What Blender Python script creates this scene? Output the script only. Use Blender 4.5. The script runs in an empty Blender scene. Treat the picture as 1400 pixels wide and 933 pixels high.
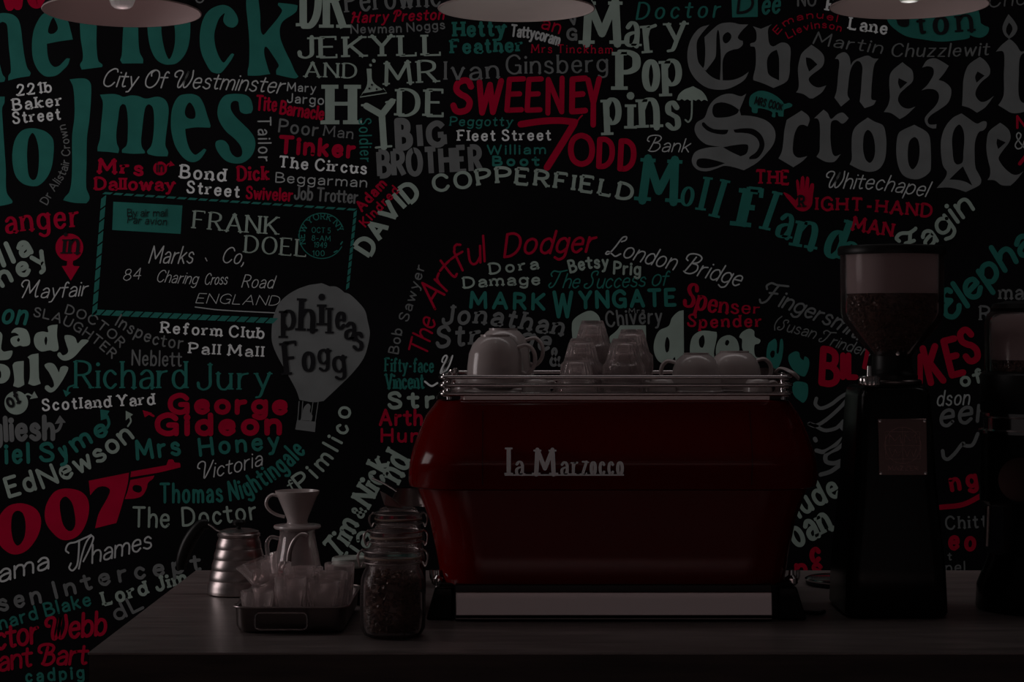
import bpy, bmesh, math, random
from mathutils import Vector, Matrix
from mathutils.geometry import tessellate_polygon
random.seed(7)
PI = math.pi
sc = bpy.context.scene
COL = sc.collection

# ------------------------------------------------------------------ camera
F = 2600.0            # focal length in pixels of the 1400 px wide frame
CZ = 1.474            # eye height
HOR = 450.0           # horizon row
cam = bpy.data.cameras.new('camera')
cam.sensor_width = 36.0
cam.lens = F / 1400.0 * 36.0
cam.shift_y = -(466.5 - HOR) / 1400.0
co = bpy.data.objects.new('camera', cam)
COL.objects.link(co)
co.location = (0, 0, CZ)
co.rotation_euler = (PI / 2, 0, 0)
sc.camera = co

# ------------------------------------------------------------------ world, lights, exposure
w = bpy.data.worlds.new('world'); sc.world = w
w.use_nodes = True
w.node_tree.nodes['Background'].inputs[0].default_value = (1.0, 0.93, 0.93, 1)
w.node_tree.nodes['Background'].inputs[1].default_value = 0.07
sc.view_settings.view_transform = 'Standard'
sc.view_settings.look = 'None'
sc.view_settings.gamma = 1.0
sc.view_settings.use_curve_mapping = False
sc.view_settings.exposure = -2.6
sc.cycles.max_bounces = 10
sc.cycles.transmission_bounces = 10
sc.cycles.glossy_bounces = 5

def area(name, loc, target, sx, sy, power, col):
    l = bpy.data.lights.new(name, 'AREA'); l.shape = 'RECTANGLE'; l.size = sx; l.size_y = sy
    l.energy = power; l.color = col
    o = bpy.data.objects.new(name, l); COL.objects.link(o); o.location = loc
    o.rotation_euler = (Vector(target) - Vector(loc)).to_track_quat('-Z', 'Y').to_euler()
    return o
wash = area('ceiling_wash_light', (-0.3, 4.30, 3.12), (-0.2, 5.3, 1.2), 5.4, 0.5, 40, (1.0, 0.93, 0.93))
side = area('side_window_light', (-3.4, 3.9, 1.9), (0.0, 4.3, 1.2), 1.2, 1.5, 88, (1.0, 0.90, 0.90))
front = area('floor_fill_light', (-0.2, -2.6, 3.1), (-0.2, -2.7, 0), 5.0, 1.8, 420, (1.0, 0.90, 0.90))  # added unseen light; brightens the floor for bounce and reflections
front.data.spread = math.radians(100)
wash.data.spread = math.radians(125)
area('reflection_panel_light', (0.3, -4.4, 1.35), (0.3, 4.0, 1.35), 6.4, 1.7, 11, (1.0, 0.86, 0.86))  # added unseen panel, there to show in glossy reflections

# ------------------------------------------------------------------ materials
def mat(name, col, rough=0.5, metal=0.0, trans=0.0, ior=1.45, emit=None, es=0, coat=0, noise=None, bump=0, bscale=40, spec=None, stretch=None):
    m = bpy.data.materials.new(name); m.use_nodes = True
    nt = m.node_tree; b = nt.nodes['Principled BSDF']
    b.inputs['Base Color'].default_value = (*col, 1)
    b.inputs['Roughness'].default_value = rough
    b.inputs['Metallic'].default_value = metal
    b.inputs['Transmission Weight'].default_value = trans
    b.inputs['IOR'].default_value = ior
    b.inputs['Coat Weight'].default_value = coat
    if spec is not None: b.inputs['Specular IOR Level'].default_value = spec
    if emit:
        b.inputs['Emission Color'].default_value = (*emit, 1); b.inputs['Emission Strength'].default_value = es
    if noise or bump:
        tc = nt.nodes.new('ShaderNodeTexCoord'); mp = nt.nodes.new('ShaderNodeMapping')
        nt.links.new(tc.outputs['Object'], mp.inputs[0])
        if stretch: mp.inputs['Scale'].default_value = stretch
        n = nt.nodes.new('ShaderNodeTexNoise'); n.inputs['Scale'].default_value = bscale
        n.inputs['Detail'].default_value = 5
        nt.links.new(mp.outputs[0], n.inputs['Vector'])
        if noise:
            r = nt.nodes.new('ShaderNodeValToRGB')
            r.color_ramp.elements[0].color = (*[c * (1 - noise) for c in col], 1)
            r.color_ramp.elements[1].color = (*[min(1, c * (1 + noise)) for c in col], 1)
            r.color_ramp.elements[0].position = .3; r.color_ramp.elements[1].position = .7
            nt.links.new(n.outputs['Fac'], r.inputs[0]); nt.links.new(r.outputs[0], b.inputs['Base Color'])
        if bump:
            bp = nt.nodes.new('ShaderNodeBump'); bp.inputs['Strength'].default_value = bump
            bp.inputs['Distance'].default_value = 0.002
            nt.links.new(n.outputs['Fac'], bp.inputs['Height']); nt.links.new(bp.outputs[0], b.inputs['Normal'])
    return m
M = {}
M['wallpaint'] = mat('wall_paint', (.0045, .0045, .0054), .8, noise=.25, bscale=3, bump=.05, spec=.06)
INK = {'teal': (.026, .160, .135), 'red': (.39, .002, .030), 'pale': (.29, .37, .325), 'white': (.70, .74, .74),
       'dim': (.155, .168, .168), 'grey': (.36, .39, .39), 'silver': (.46, .49, .49), 'black': (.014, .014, .016), 'palered': (.5, .01, .05)}
for k, c in INK.items():
    M['ink_' + k] = mat('ink_' + k, c, .85, spec=.05, noise=.10, bscale=14)
M['counter'] = mat('counter_top', (.155, .127, .122), .34, ior=1.6, noise=.28, bscale=6, stretch=(1, 7, 7), bump=.12)
M['counter_front'] = mat('counter_front', (.045, .032, .028), .5, noise=.4, bscale=5, stretch=(1, 4, 9), spec=.4)
M['red'] = mat('red_enamel', (.135, .0008, .0008), .14, spec=.28)
M['black'] = mat('black_plastic', (.008, .008, .008), .4, spec=.3)
M['blackgloss'] = mat('black_gloss', (.006, .006, .006), .22, spec=.25)
M['chrome'] = mat('chrome', (.62, .58, .58), .12, 1)
M['steel'] = mat('brushed_steel', (.52, .45, .44), .32, 1, noise=.06, bscale=60, stretch=(1, 1, 20))
M['satin'] = mat('satin_steel', (.80, .66, .66), .30, 1)
M['darksteel'] = mat('dark_steel', (.20, .17, .165), .35, 1)
M['porcelain'] = mat('porcelain', (.52, .455, .445), .18, coat=.3)
M['glass'] = mat('glass', (.90, .84, .84), .04, trans=.90, ior=1.5)
def thin_glass(name, tint, haze, hazecol=(.85, .73, .73), edge=.5, tl=.7):
    m = bpy.data.materials.new(name); m.use_nodes = True; nt = m.node_tree; N = nt.nodes
    N.remove(N['Principled BSDF']); out = N['Material Output']
    tr = N.new('ShaderNodeBsdfTransparent'); tr.inputs[0].default_value = (*tint, 1)
    gl = N.new('ShaderNodeBsdfGlossy'); gl.inputs['Roughness'].default_value = .05
    d1 = N.new('ShaderNodeBsdfDiffuse'); d1.inputs[0].default_value = (*hazecol, 1)
    d2 = N.new('ShaderNodeBsdfTranslucent'); d2.inputs[0].default_value = (*hazecol, 1)
    df = N.new('ShaderNodeMixShader'); df.inputs[0].default_value = tl
    nt.links.new(d1.outputs[0], df.inputs[1]); nt.links.new(d2.outputs[0], df.inputs[2])
    lw = N.new('ShaderNodeLayerWeight'); lw.inputs[0].default_value = .10
    m1 = N.new('ShaderNodeMixShader'); m2 = N.new('ShaderNodeMixShader')
    mm = N.new('ShaderNodeMath'); mm.operation = 'MULTIPLY_ADD'; mm.inputs[1].default_value = edge; mm.inputs[2].default_value = haze
    nt.links.new(lw.outputs['Facing'], mm.inputs[0])
    nt.links.new(mm.outputs[0], m1.inputs[0]); nt.links.new(tr.outputs[0], m1.inputs[1]); nt.links.new(df.outputs[0], m1.inputs[2])
    nt.links.new(lw.outputs['Fresnel'], m2.inputs[0]); nt.links.new(m1.outputs[0], m2.inputs[1]); nt.links.new(gl.outputs[0], m2.inputs[2])
    nt.links.new(m2.outputs[0], out.inputs[0])
    return m
def brightened_glass(name, tint, haze):  # clear glass brightened by pale diffuse haze in place of room reflections
    m = bpy.data.materials.new(name); m.use_nodes = True; nt = m.node_tree; N = nt.nodes
    N.remove(N['Principled BSDF']); out = N['Material Output']
    g = N.new('ShaderNodeBsdfGlass'); g.inputs[0].default_value = (*tint, 1); g.inputs['Roughness'].default_value = .02; g.inputs['IOR'].default_value = 1.5
    d2 = N.new('ShaderNodeBsdfTranslucent'); d2.inputs[0].default_value = (.85, .76, .75, 1)
    d1 = N.new('ShaderNodeBsdfDiffuse'); d1.inputs[0].default_value = (.85, .76, .75, 1)
    a = N.new('ShaderNodeAddShader'); mx = N.new('ShaderNodeMixShader'); mx.inputs[0].default_value = haze
    nt.links.new(d1.outputs[0], a.inputs[0]); nt.links.new(d2.outputs[0], a.inputs[1])
    nt.links.new(g.outputs[0], mx.inputs[1]); nt.links.new(a.outputs[0], mx.inputs[2]); nt.links.new(mx.outputs[0], out.inputs[0])
    return m
M['glass'] = brightened_glass('tumbler_glass', (.97, .94, .94), .085)
M['hopper'] = thin_glass('hopper_plastic', (.93, .90, .90), .05, edge=.28, tl=.8)
M['haze_sheet'] = thin_glass('painted_haze', (.80, .74, .74), .82, hazecol=(.95, .84, .84), edge=.1, tl=.5)  # painted haze, brightens the hoppers above the beans
M['jar'] = thin_glass('jar_glass', (.96, .94, .94), .045, edge=.34)
M['dimplate'] = mat('dark_badge', (.05, .03, .028), .4, 1)
M['bean'] = mat('coffee_bean', (.095, .048, .034), .26, noise=.5, bscale=60, spec=.5)
M['rubber'] = mat('rubber_ring', (.28, .20, .16), .6)
M['lidpale'] = mat('pale_lid', (.42, .46, .42), .45)
M['paper'] = mat('black_card', (.012, .011, .013), .7)
M['shade_out'] = mat('shade_black', (.010, .010, .016), .3, spec=.5)
M['shade_in'] = mat('shade_enamel', (.74, .60, .59), .45)
M['bulb'] = mat('bulb_glass', (.8, .8, .8), .2, emit=(1.0, .93, .9), es=.30)
M['bulb_on'] = mat('bulb_lit', (.9, .9, .9), .2, emit=(1.0, .95, .9), es=.42)
M['plate'] = mat('name_plate', (.16, .10, .095), .25, 1)
M['engrave'] = mat('plate_engraving', (.34, .20, .19), .4, 1)
M['floor'] = mat('floor_boards', (.36, .28, .27), .5, noise=.3, bscale=3, stretch=(1, 8, 1))
M['plaster'] = mat('plaster', (.25, .24, .24), .9, noise=.1, bscale=4)
M['seam'] = mat('panel_gap', (.01, .001, .001), .5)

# ------------------------------------------------------------------ object helpers
def P(px, py, Y):
    return Vector(((px - 700.0) / F * Y, Y, CZ - (py - HOR) / F * Y))

def link(name, bm, m, parent=None, smooth=False, label=None):
    me = bpy.data.meshes.new(name); bm.to_mesh(me); bm.free()
    if smooth:
        me.polygons.foreach_set('use_smooth', [True] * len(me.polygons))
        me.set_sharp_from_angle(angle=math.radians(42))
    me.materials.append(M[m] if isinstance(m, str) else m)
    o = bpy.data.objects.new(name, me); COL.objects.link(o)
    if parent: o.parent = parent
    if label: o['label'] = label
    return o
def thing(name, loc, label, cat, group=None, rz=0):
    o = bpy.data.objects.new(name, None); COL.objects.link(o)
    o.location = loc; o.rotation_euler = (0, 0, rz); o.empty_display_size = .05
    o['label'] = label; o['category'] = cat
    if group: o['group'] = group
    return o
def dup(root, loc, label, group=None, rz=0):
    r = root.copy(); COL.objects.link(r); r.location = loc; r.rotation_euler = (root.rotation_euler[0], root.rotation_euler[1], rz)
    r['label'] = label
    if group: r['group'] = group
    for ch in list(root.children):
        c = ch.copy(); COL.objects.link(c); c.parent = r
        for g in list(ch.children):
            d = g.copy(); COL.objects.link(d); d.parent = c
    return r
def box(bm, x0, x1, y0, y1, z0, z1, bev=0, seg=2):
    r = bmesh.ops.create_cube(bm, size=1)
    vs = r['verts']
    for v in vs:
        v.co = Vector(((x0 + x1) / 2 + v.co.x * (x1 - x0), (y0 + y1) / 2 + v.co.y * (y1 - y0), (z0 + z1) / 2 + v.co.z * (z1 - z0)))
    if bev:
        es = list({e for v in vs for e in v.link_edges})
        bmesh.ops.bevel(bm, geom=es, offset=bev, segments=seg, affect='EDGES', profile=.5)
def lathe(bm, prof, n=40, cx=0, cy=0, flute=None):
    rings = []
    for r, z in prof:
        if r < 1e-6:
            rings.append([bm.verts.new((cx, cy, z))])
        else:
            ring = []
            for i in range(n):
                a = 2 * PI * i / n
                rr = r * (flute(a, z) if flute else 1)
                ring.append(bm.verts.new((cx + rr * math.cos(a), cy + rr * math.sin(a), z)))
            rings.append(ring)
    for a, b in zip(rings, rings[1:]):
        if len(a) == 1 and len(b) == 1: continue
        for i in range(n):
            j = (i + 1) % n
            if len(a) == 1: bm.faces.new((a[0], b[j], b[i]))
            elif len(b) == 1: bm.faces.new((a[i], a[j], b[0]))
            else: bm.faces.new((a[i], a[j], b[j], b[i]))
def fixn(bm): bmesh.ops.recalc_face_normals(bm, faces=bm.faces)
def cr(pts, n=6, closed=False):
    """Catmull-Rom through points (Vectors)"""
    pts = [Vector(p) for p in pts]
    if len(pts) < 3 and not closed: return pts
    out = []; N = len(pts); last = N if closed else N - 1
    for i in range(last):
        p1 = pts[i]; p2 = pts[(i + 1) % N]
        p0 = pts[i - 1] if (i > 0 or closed) else p1 * 2 - p2
        p3 = pts[(i + 2) % N] if (i + 2 < N or closed) else p2 * 2 - p1
        d = (p2 - p1).length + 1e-9
        m1 = (p2 - p0) * (d / ((p1 - p0).length + d)); m2 = (p3 - p1) * (d / ((p3 - p2).length + d))
        for k in range(n):
            t = k / n; t2 = t * t; t3 = t2 * t
            out.append(p1 * (2 * t3 - 3 * t2 + 1) + m1 * (t3 - 2 * t2 + t) + p2 * (-2 * t3 + 3 * t2) + m2 * (t3 - t2))
    if not closed: out.append(pts[-1])
    return out
def tube(bm, pts, r, n=10, closed=False, caps=True, smooth=6, sq=None):
    pts = cr(pts, smooth, closed) if smooth else [Vector(p) for p in pts]
    N = len(pts); rings = []
    up = Vector((0, 0, 1))
    for i, p in enumerate(pts):
        a = pts[i - 1] if (i > 0 or closed) else p
        b = pts[(i + 1) % N] if (i < N - 1 or closed) else p
        t = (b - a).normalized()
        u = up if abs(t.dot(up)) < .95 else Vector((0, 1, 0))
        if i == 0: nx = t.cross(u).normalized()
        else:
            nx = (nx - t * nx.dot(t)).normalized()
        ny = t.cross(nx)
        rr = r(i / (N - 1)) if callable(r) else r
        sx, sy = sq or (1, 1)
        rings.append([bm.verts.new(p + (nx * math.cos(2 * PI * k / n) * sx + ny * math.sin(2 * PI * k / n) * sy) * rr) for k in range(n)])
    for i in range(N if closed else N - 1):
        a = rings[i]; b = rings[(i + 1) % N]
        for k in range(n):
            bm.faces.new((a[k], a[(k + 1) % n], b[(k + 1) % n], b[k]))
    if caps and not closed:
        bm.faces.new(rings[0][::-1]); bm.faces.new(rings[-1])
def rrect(W, y0, y1, r, n=8, xc=0):
    """rounded rectangle outline in plan, counter-clockwise"""
    pts = []
    for cx, cy, a0 in ((xc + W - r, y0 + r, -PI / 2), (xc + W - r, y1 - r, 0), (xc - W + r, y1 - r, PI / 2), (xc - W + r, y0 + r, PI)):
        for k in range(n + 1):
            a = a0 + PI / 2 * k / n
            pts.append((cx + r * math.cos(a), cy + r * math.sin(a)))
    return pts
def loft(bm, secs, capb=True, capt=True):
    rings = [[bm.verts.new((x, y, z)) for x, y in pts] for z, pts in secs]
    n = len(rings[0])
    for a, b in zip(rings, rings[1:]):
        for i in range(n): bm.faces.new((a[i], a[(i + 1) % n], b[(i + 1) % n], b[i]))
    if capb: bm.faces.new(rings[0][::-1])
    if capt: bm.faces.new(rings[-1])

# ------------------------------------------------------------------ room shell
YW = 5.6
def struct(name, x0, x1, y0, y1, z0, z1, m):
    bm = bmesh.new(); box(bm, x0, x1, y0, y1, z0, z1); o = link(name, bm, m); o['kind'] = 'structure'; return o
wall = struct('wall_back', -4.2, 4.2, YW, YW + .12, 0, 3.4, 'wallpaint')
struct('floor', -4.2, 4.2, -4.0, YW + .12, -.08, 0, 'floor')

# ------------------------------------------------------------------ lettering engine
GL = {
'A': '76|-0,0 38,100 76,0|-14,34 62,34', 'B': '60|-0,0 0,100|~0,100 30,99 50,88 50,64 30,53 0,53|~0,53 36,52 60,38 60,14 36,1 0,0',
'C': '70|~68,80 52,97 32,100 8,82 0,50 8,18 32,0 54,3 70,22', 'D': '68|-0,0 0,100|~0,100 34,98 60,80 68,50 60,20 34,2 0,0',
'E': '56|-0,0 0,100|-0,100 54,100|-0,52 44,52|-0,0 56,0', 'F': '54|-0,0 0,100|-0,100 54,100|-0,52 42,52',
'G': '74|~70,82 54,98 34,100 8,82 0,50 8,18 34,0 58,4 72,22|-72,0 72,46|-44,46 72,46', 'H': '68|-0,0 0,100|-68,0 68,100|-0,52 68,52',
'I': '0|-0,0 0,100', 'J': '44|~44,100 44,50 42,14 22,0 4,8 0,26', 'K': '64|-0,0 0,100|-62,100 0,40|-18,55 64,0',
'L': '54|-0,100 0,0|-0,0 54,0', 'M': '88|-0,0 6,100 44,24 82,100 88,0', 'N': '70|-0,0 0,100|-0,100 70,0|-70,0 70,100',
'O': '76|@38,100 10,86 0,50 10,14 38,0 66,14 76,50 66,86', 'P': '56|-0,0 0,100|~0,100 34,98 56,86 56,60 34,48 0,46',
'Q': '76|@38,100 10,86 0,50 10,14 38,0 66,14 76,50 66,86|-46,26 80,-8', 'R': '62|-0,0 0,100|~0,100 34,98 54,86 54,62 34,50 0,48|-28,49 62,0',
'S': '56|~53,80 42,96 26,100 6,90 4,70 22,55 40,47 55,30 50,8 28,0 10,4 0,20', 'T': '68|-0,100 68,100|-34,100 34,0',
'U': '68|~0,100 0,36 10,8 34,0 58,8 68,36 68,100', 'V': '72|-0,100 36,0 72,100', 'W': '104|-0,100 26,0 52,90 78,0 104,100',
'X': '66|-0,0 66,100|-0,100 66,0', 'Y': '68|-0,100 34,48 68,100|-34,48 34,0', 'Z': '62|-0,100 62,100 0,0 62,0',
'a': '46|~4,52 20,65 36,62 46,46 46,0|~46,37 24,36 4,26 4,6 18,0 36,5 46,20', 'b': '50|-0,0 0,100|~0,44 20,65 42,58 50,33 42,8 20,0 0,18',
'c': '44|~43,52 26,65 8,56 0,33 8,9 26,0 44,14', 'd': '50|-50,0 50,100|~50,44 30,65 8,58 0,33 8,8 30,0 50,18',
'e': '47|-2,35 46,36|~46,36 42,57 25,65 7,56 0,33 8,9 27,0 46,14', 'f': '34|~36,92 26,100 15,90 13,66 13,0|--9,64 36,64',
'g': '50|~50,46 30,65 8,58 0,34 8,10 28,3 50,18|~50,65 50,10 46,-20 26,-30 4,-20', 'h': '46|-0,0 0,100|~0,40 16,62 36,62 46,44 46,0',
'i': '0|-0,0 0,65|.0,88', 'j': '14|~14,65 14,0 10,-24 -4,-30|.14,88', 'k': '44|-0,0 0,100|-42,64 0,24|-14,37 44,0', 'l': '0|-0,0 0,100',
'm': '80|-0,0 0,65|~0,42 14,62 32,60 40,44 40,0|~40,42 54,62 72,60 80,44 80,0', 'n': '46|-0,0 0,65|~0,40 16,62 36,62 46,44 46,0',
'o': '50|@25,65 7,56 0,33 7,9 25,0 43,9 50,33 43,56', 'p': '50|-0,-32 0,65|~0,44 20,65 42,58 50,33 42,8 20,0 0,18',
'q': '50|-50,-32 50,65|~50,44 30,65 8,58 0,33 8,8 30,0 50,18', 'r': '32|-0,0 0,65|~0,38 10,57 32,63',
's': '42|~39,52 24,65 6,58 6,42 22,34 38,26 40,8 22,0 0,11', 't': '32|~13,88 13,20 20,2 34,5|--9,64 36,64',
'u': '46|~0,65 0,22 10,3 28,2 46,24|-46,65 46,0', 'v': '48|-0,65 24,0 48,65', 'w': '74|-0,65 18,0 37,58 56,0 74,65',
'x': '44|-0,0 44,65|-0,65 44,0', 'y': '48|-0,65 26,4|~50,65 26,4 14,-26 0,-30', 'z': '44|-0,65 44,65 0,0 44,0',
'0': '56|@28,100 6,84 0,50 6,16 28,0 50,16 56,50 50,84', '1': '20|-0,80 20,100 20,0', '2': '54|~2,76 12,96 30,100 50,88 50,66 30,36 0,0|-0,0 56,0',
'4': '56|-44,0 44,100 0,32 58,32', '5': '52|-48,100 8,100|-8,100 4,56|~4,56 26,64 48,52 52,28 40,4 16,0 0,12', '7': '56|-0,100 56,100 18,0',
'8': '54|@27,100 8,90 8,64 27,54 46,64 46,90|@27,54 4,42 0,18 27,0 54,18 50,42', '9': '54|~50,60 30,40 6,50 2,78 20,98 44,92 52,66 46,20 20,0 4,8',
'&': '66|~66,0 46,24 20,64 16,86 30,100 44,88 40,70 14,44 2,22 14,2 38,4 56,24 66,48', '-': '34|-0,40 34,40', ',': '6|~6,8 6,-6 0,-18', '.': '0|.0,3',
'(': '18|~18,104 2,70 2,24 18,-10', ')': '18|~0,104 16,70 16,24 0,-10', "'": '0|-0,100 0,80',
}
SW = {  # swash capitals for the script phrases
'W': '96|~6,62 -6,66 -10,84 6,98 26,96 34,84 24,30 30,4 44,8 60,60 64,96 56,30 64,4 80,10 96,54 90,100',
'B': '66|~-2,62 -14,70 -12,92 10,102 42,100 58,86 50,64 24,54|~24,54 56,50 66,26 50,4 24,0 8,6|~28,88 22,50 14,10',
'C': '66|~64,84 56,98 36,100 10,80 0,46 6,14 28,0 50,6 64,24', 'O': '74|@38,100 12,86 0,50 10,14 36,0 62,14 74,50 64,88|~38,100 22,84 26,66',
'T': '70|~-4,66 -14,80 -2,98 30,94 76,104|~40,96 34,50 24,10 6,-2 -6,12 2,26', 'L': '62|~40,74 56,86 52,102 36,96 22,44 6,4 -8,2 -4,16 20,8 44,-2 64,14',
'M': '92|~-6,60 -18,74 -10,96 10,98 20,88 16,40 8,0|-20,88 42,26|-42,26 74,100|~74,100 72,40 80,4 92,8', 'V': '70|~-2,62 -14,70 -12,92 8,102 26,90 28,40 32,0 56,50 72,98',
'F': '66|~-4,66 -12,82 4,98 34,94 72,104|~40,96 30,50 18,8 -2,-4 -14,10|-16,50 50,54', 'S': '56|~52,78 54,94 40,102 20,94 18,74 34,50 36,20 18,0 -4,4 -8,20 4,26',
'H': '70|~-6,84 4,98 14,92 10,50 0,0|~70,98 62,60 58,10 70,2|~4,50 30,56 62,50', 'E': '52|~50,84 40,98 20,96 14,76 34,56|~34,56 6,46 0,20 18,0 40,6 52,22',
'D': '66|~14,94 12,40 4,4|~-10,80 10,98 44,98 66,66 56,22 26,0 0,4', 'P': '56|~20,90 14,40 4,-2|~-10,74 0,96 34,102 58,86 48,58 18,48',
'A': '70|~-4,4 10,10 34,60 50,102|~50,102 52,50 62,4|~14,36 40,42 66,36', 'G': '70|~66,84 50,100 24,92 6,60 10,26 34,14 56,34 60,50|~62,52 58,10 40,-22 10,-20',
}
INKBM = {}
def parse(p): return [tuple(float(c) for c in q.split(',')) for q in p.split()]
def sweep(bm, pts, ws, off, cap, to3):
    """flat ribbon through 2-D points with half widths"""
    n = len(pts); L = []; R = []
    Pile.k = (Pile.k + 1) % 60; off = off + Pile.k * 1e-5
    for i, p in enumerate(pts):
        a = pts[max(i - 1, 0)]; b = pts[min(i + 1, n - 1)]
        t = (b - a)
        if t.length < 1e-9: t = Vector((1, 0))
        t.normalize(); nn = Vector((-t.y, t.x))
        L.append(bm.verts.new(to3(p + nn * ws[i], off))); R.append(bm.verts.new(to3(p - nn * ws[i], off)))
    for i in range(n - 1):
        bm.faces.new((L[i], R[i], R[i + 1], L[i + 1]))
    if cap == 'r':
        for i in (0, n - 1): disc(bm, pts[i], ws[i], off, to3)
def disc(bm, p, r, off, to3, n=10):
    Pile.k = (Pile.k + 1) % 60; off = off + Pile.k * 1e-5
    bm.faces.new([bm.verts.new(to3(p + Vector((math.cos(2 * PI * k / n), math.sin(2 * PI * k / n))) * r, off)) for k in range(n)][::-1])
class Off:
    v = 0
def nextoff():
    Off.v = (Off.v + 1) % 7
    return .0006 + Off.v * 6e-5
class Pile:   # every overlapping piece of a word lies a hair in front of the one before
    k = 0
def wall3(p, off): # p in photo pixels, y down
    q = P(p.x, p.y, YW); return (q.x, YW - off, q.z)
def cname(col): return {'dim': 'dark grey', 'grey': 'grey', 'silver': 'silver-grey', 'white': 'off-white', 'pale': 'pale grey-green', 'black': 'black', 'teal': 'teal', 'red': 'red', 'palered': 'red'}[col]

def T(text, col, path, h, w=.14, thin=1.0, serif=0, slant=0.0, cap='r', sp=16, jit=0, sw=0, first=1.0, caps=0, to3=wall3, bm=None, extra=0, flip=None):
    own = bm is None
    if own: bm = bmesh.new()
    ctl = [Vector(p) for p in parse(path)]
    pl = cr(ctl, 8) if len(ctl) > 2 else ctl
    cum = [0]
    for a, b in zip(pl, pl[1:]): cum.append(cum[-1] + (b - a).length)
    L = cum[-1]
    def at(s):
        s0 = min(max(s, 0), L); i = 0
        while i < len(cum) - 2 and cum[i + 1] < s0: i += 1
        t = (pl[i + 1] - pl[i]).normalized()
        return pl[i] + t * (s - cum[i]), t
    h0, h1 = h if isinstance(h, tuple) else (h, h)
    wu = w * 100
    # layout in glyph units
    x = wu * .5; lay = []; prevsp = True
    rnd = random.Random(len(text) * 7 + int(pl[0].x))
    for ch in text:
        if ch == ' ': x += 34; prevsp = True; continue
        src = SW if (sw and ch in SW) else GL
        c = ch; f = first if prevsp else 1.0
        if caps and not prevsp: c = ch.upper(); f = caps
        g = (SW if (sw and c in SW) else GL).get(c)
        parts = g.split('|'); gw = float(parts[0]) * f
        lay.append((x, f, parts[1:], rnd.uniform(-1, 1) * jit, rnd.uniform(-1, 1) * jit))
        x += gw + sp + wu; prevsp = False
    tot = x - sp - wu * .5
    if serif: tot += wu * .3
    kx = L / tot
    so = wu * .15 if serif else 0
    for gx, f, strokes, j1, j2 in lay:
        off = nextoff() + extra
        def mp(u, v):
            vv = v * f
            s = (gx + so + u * f) * kx
            hh = h0 + (h1 - h0) * (s / L)
            p, t = at(s)
            s2 = slant * vv / 100 * hh + j2 * .12 * (u * 0 + vv / 100) * hh
            up = Vector((t.y, -t.x))
            return p + t * s2 + up * (vv / 100 * hh + j1 * .06 * hh)
        hl = h0 + (h1 - h0) * (gx / max(tot, 1))
        W = w * hl * .5
        for st in strokes:
            k = st[0]; pts = parse(st[1:]); 
            if k == '.':
                disc(bm, mp(*pts[0]), W * 1.25, off, to3); continue
            segs = []
            if k == '-':
                for a, b in zip(pts, pts[1:]): segs.append([Vector(a), Vector(a) * .5 + Vector(b) * .5, Vector(b)])
            elif k == '~': segs.append(cr(pts, 5))
            else:
                q = cr(pts, 4, True); segs.append(q + [q[0], q[1]])
            for sg in segs:
                q2 = [mp(v.x, v.y) for v in sg]
                ws = []
                for i in range(len(sg)):
                    d = (q2[min(i + 1, len(sg) - 1)] - q2[max(i - 1, 0)])
                    p_, t_ = at((gx + sg[i].x * f) * kx)
                    d.normalize(); vert = abs(d.dot(Vector((t_.y, -t_.x))))
                    ws.append(W * (thin + (1 - thin) * vert ** 1.5))
                sweep(bm, q2, ws, off, cap if not serif else 'f', to3)
                if not serif and cap == 'f': pass
                if serif:
                    if k == '-' and len(pts) > 2 or k != '-':
                        for i in (0, -1): disc(bm, q2[i], ws[i], off, to3, 8)
                    for i in (0, -1):
                        if k == '@': break
                        p = q2[i]; nb = q2[1] if i == 0 else q2[-2]
                        d = (nb - p).normalized(); _, t_ = at((gx + sg[i].x * f) * kx)
                        up = Vector((t_.y, -t_.x)); vert = abs(d.dot(up)); y = sg[i].y
                        if vert > .55 and min(abs(y - q) for q in (0, 65, 100, -32)) < 2:
                            hw = W * (1.0 + serif * 1.0); th = W * (.42 if thin < .8 else .62)
                            if (y in (65, 100)) and k == '-' and serif < 2 and thin < .8: hw *= .9
                            c = p + up * (th if y in (0, -32) else -th)
                            sweep(bm, [c - t_ * hw, c + t_ * hw], [th, th], off + 1e-5, 'f', to3)
                        elif vert < .25 and k == '-' and abs(y) in (0, 100) and d.length:
                            hh_ = W * .9; c = p + up * (hh_ if y == 0 else -hh_) * .6
                            sweep(bm, [c - up * hh_, c + up * hh_], [W * .4, W * .4], off + 1e-5, 'f', to3)
    for f_ in (bm.faces if own else ()):
        f_.normal_update()
        if f_.normal.y > 0: f_.normal_flip()
    if own:
        return link('lettering', bm, 'ink_' + col, wall, label=cname(col) + ' lettering')

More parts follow.
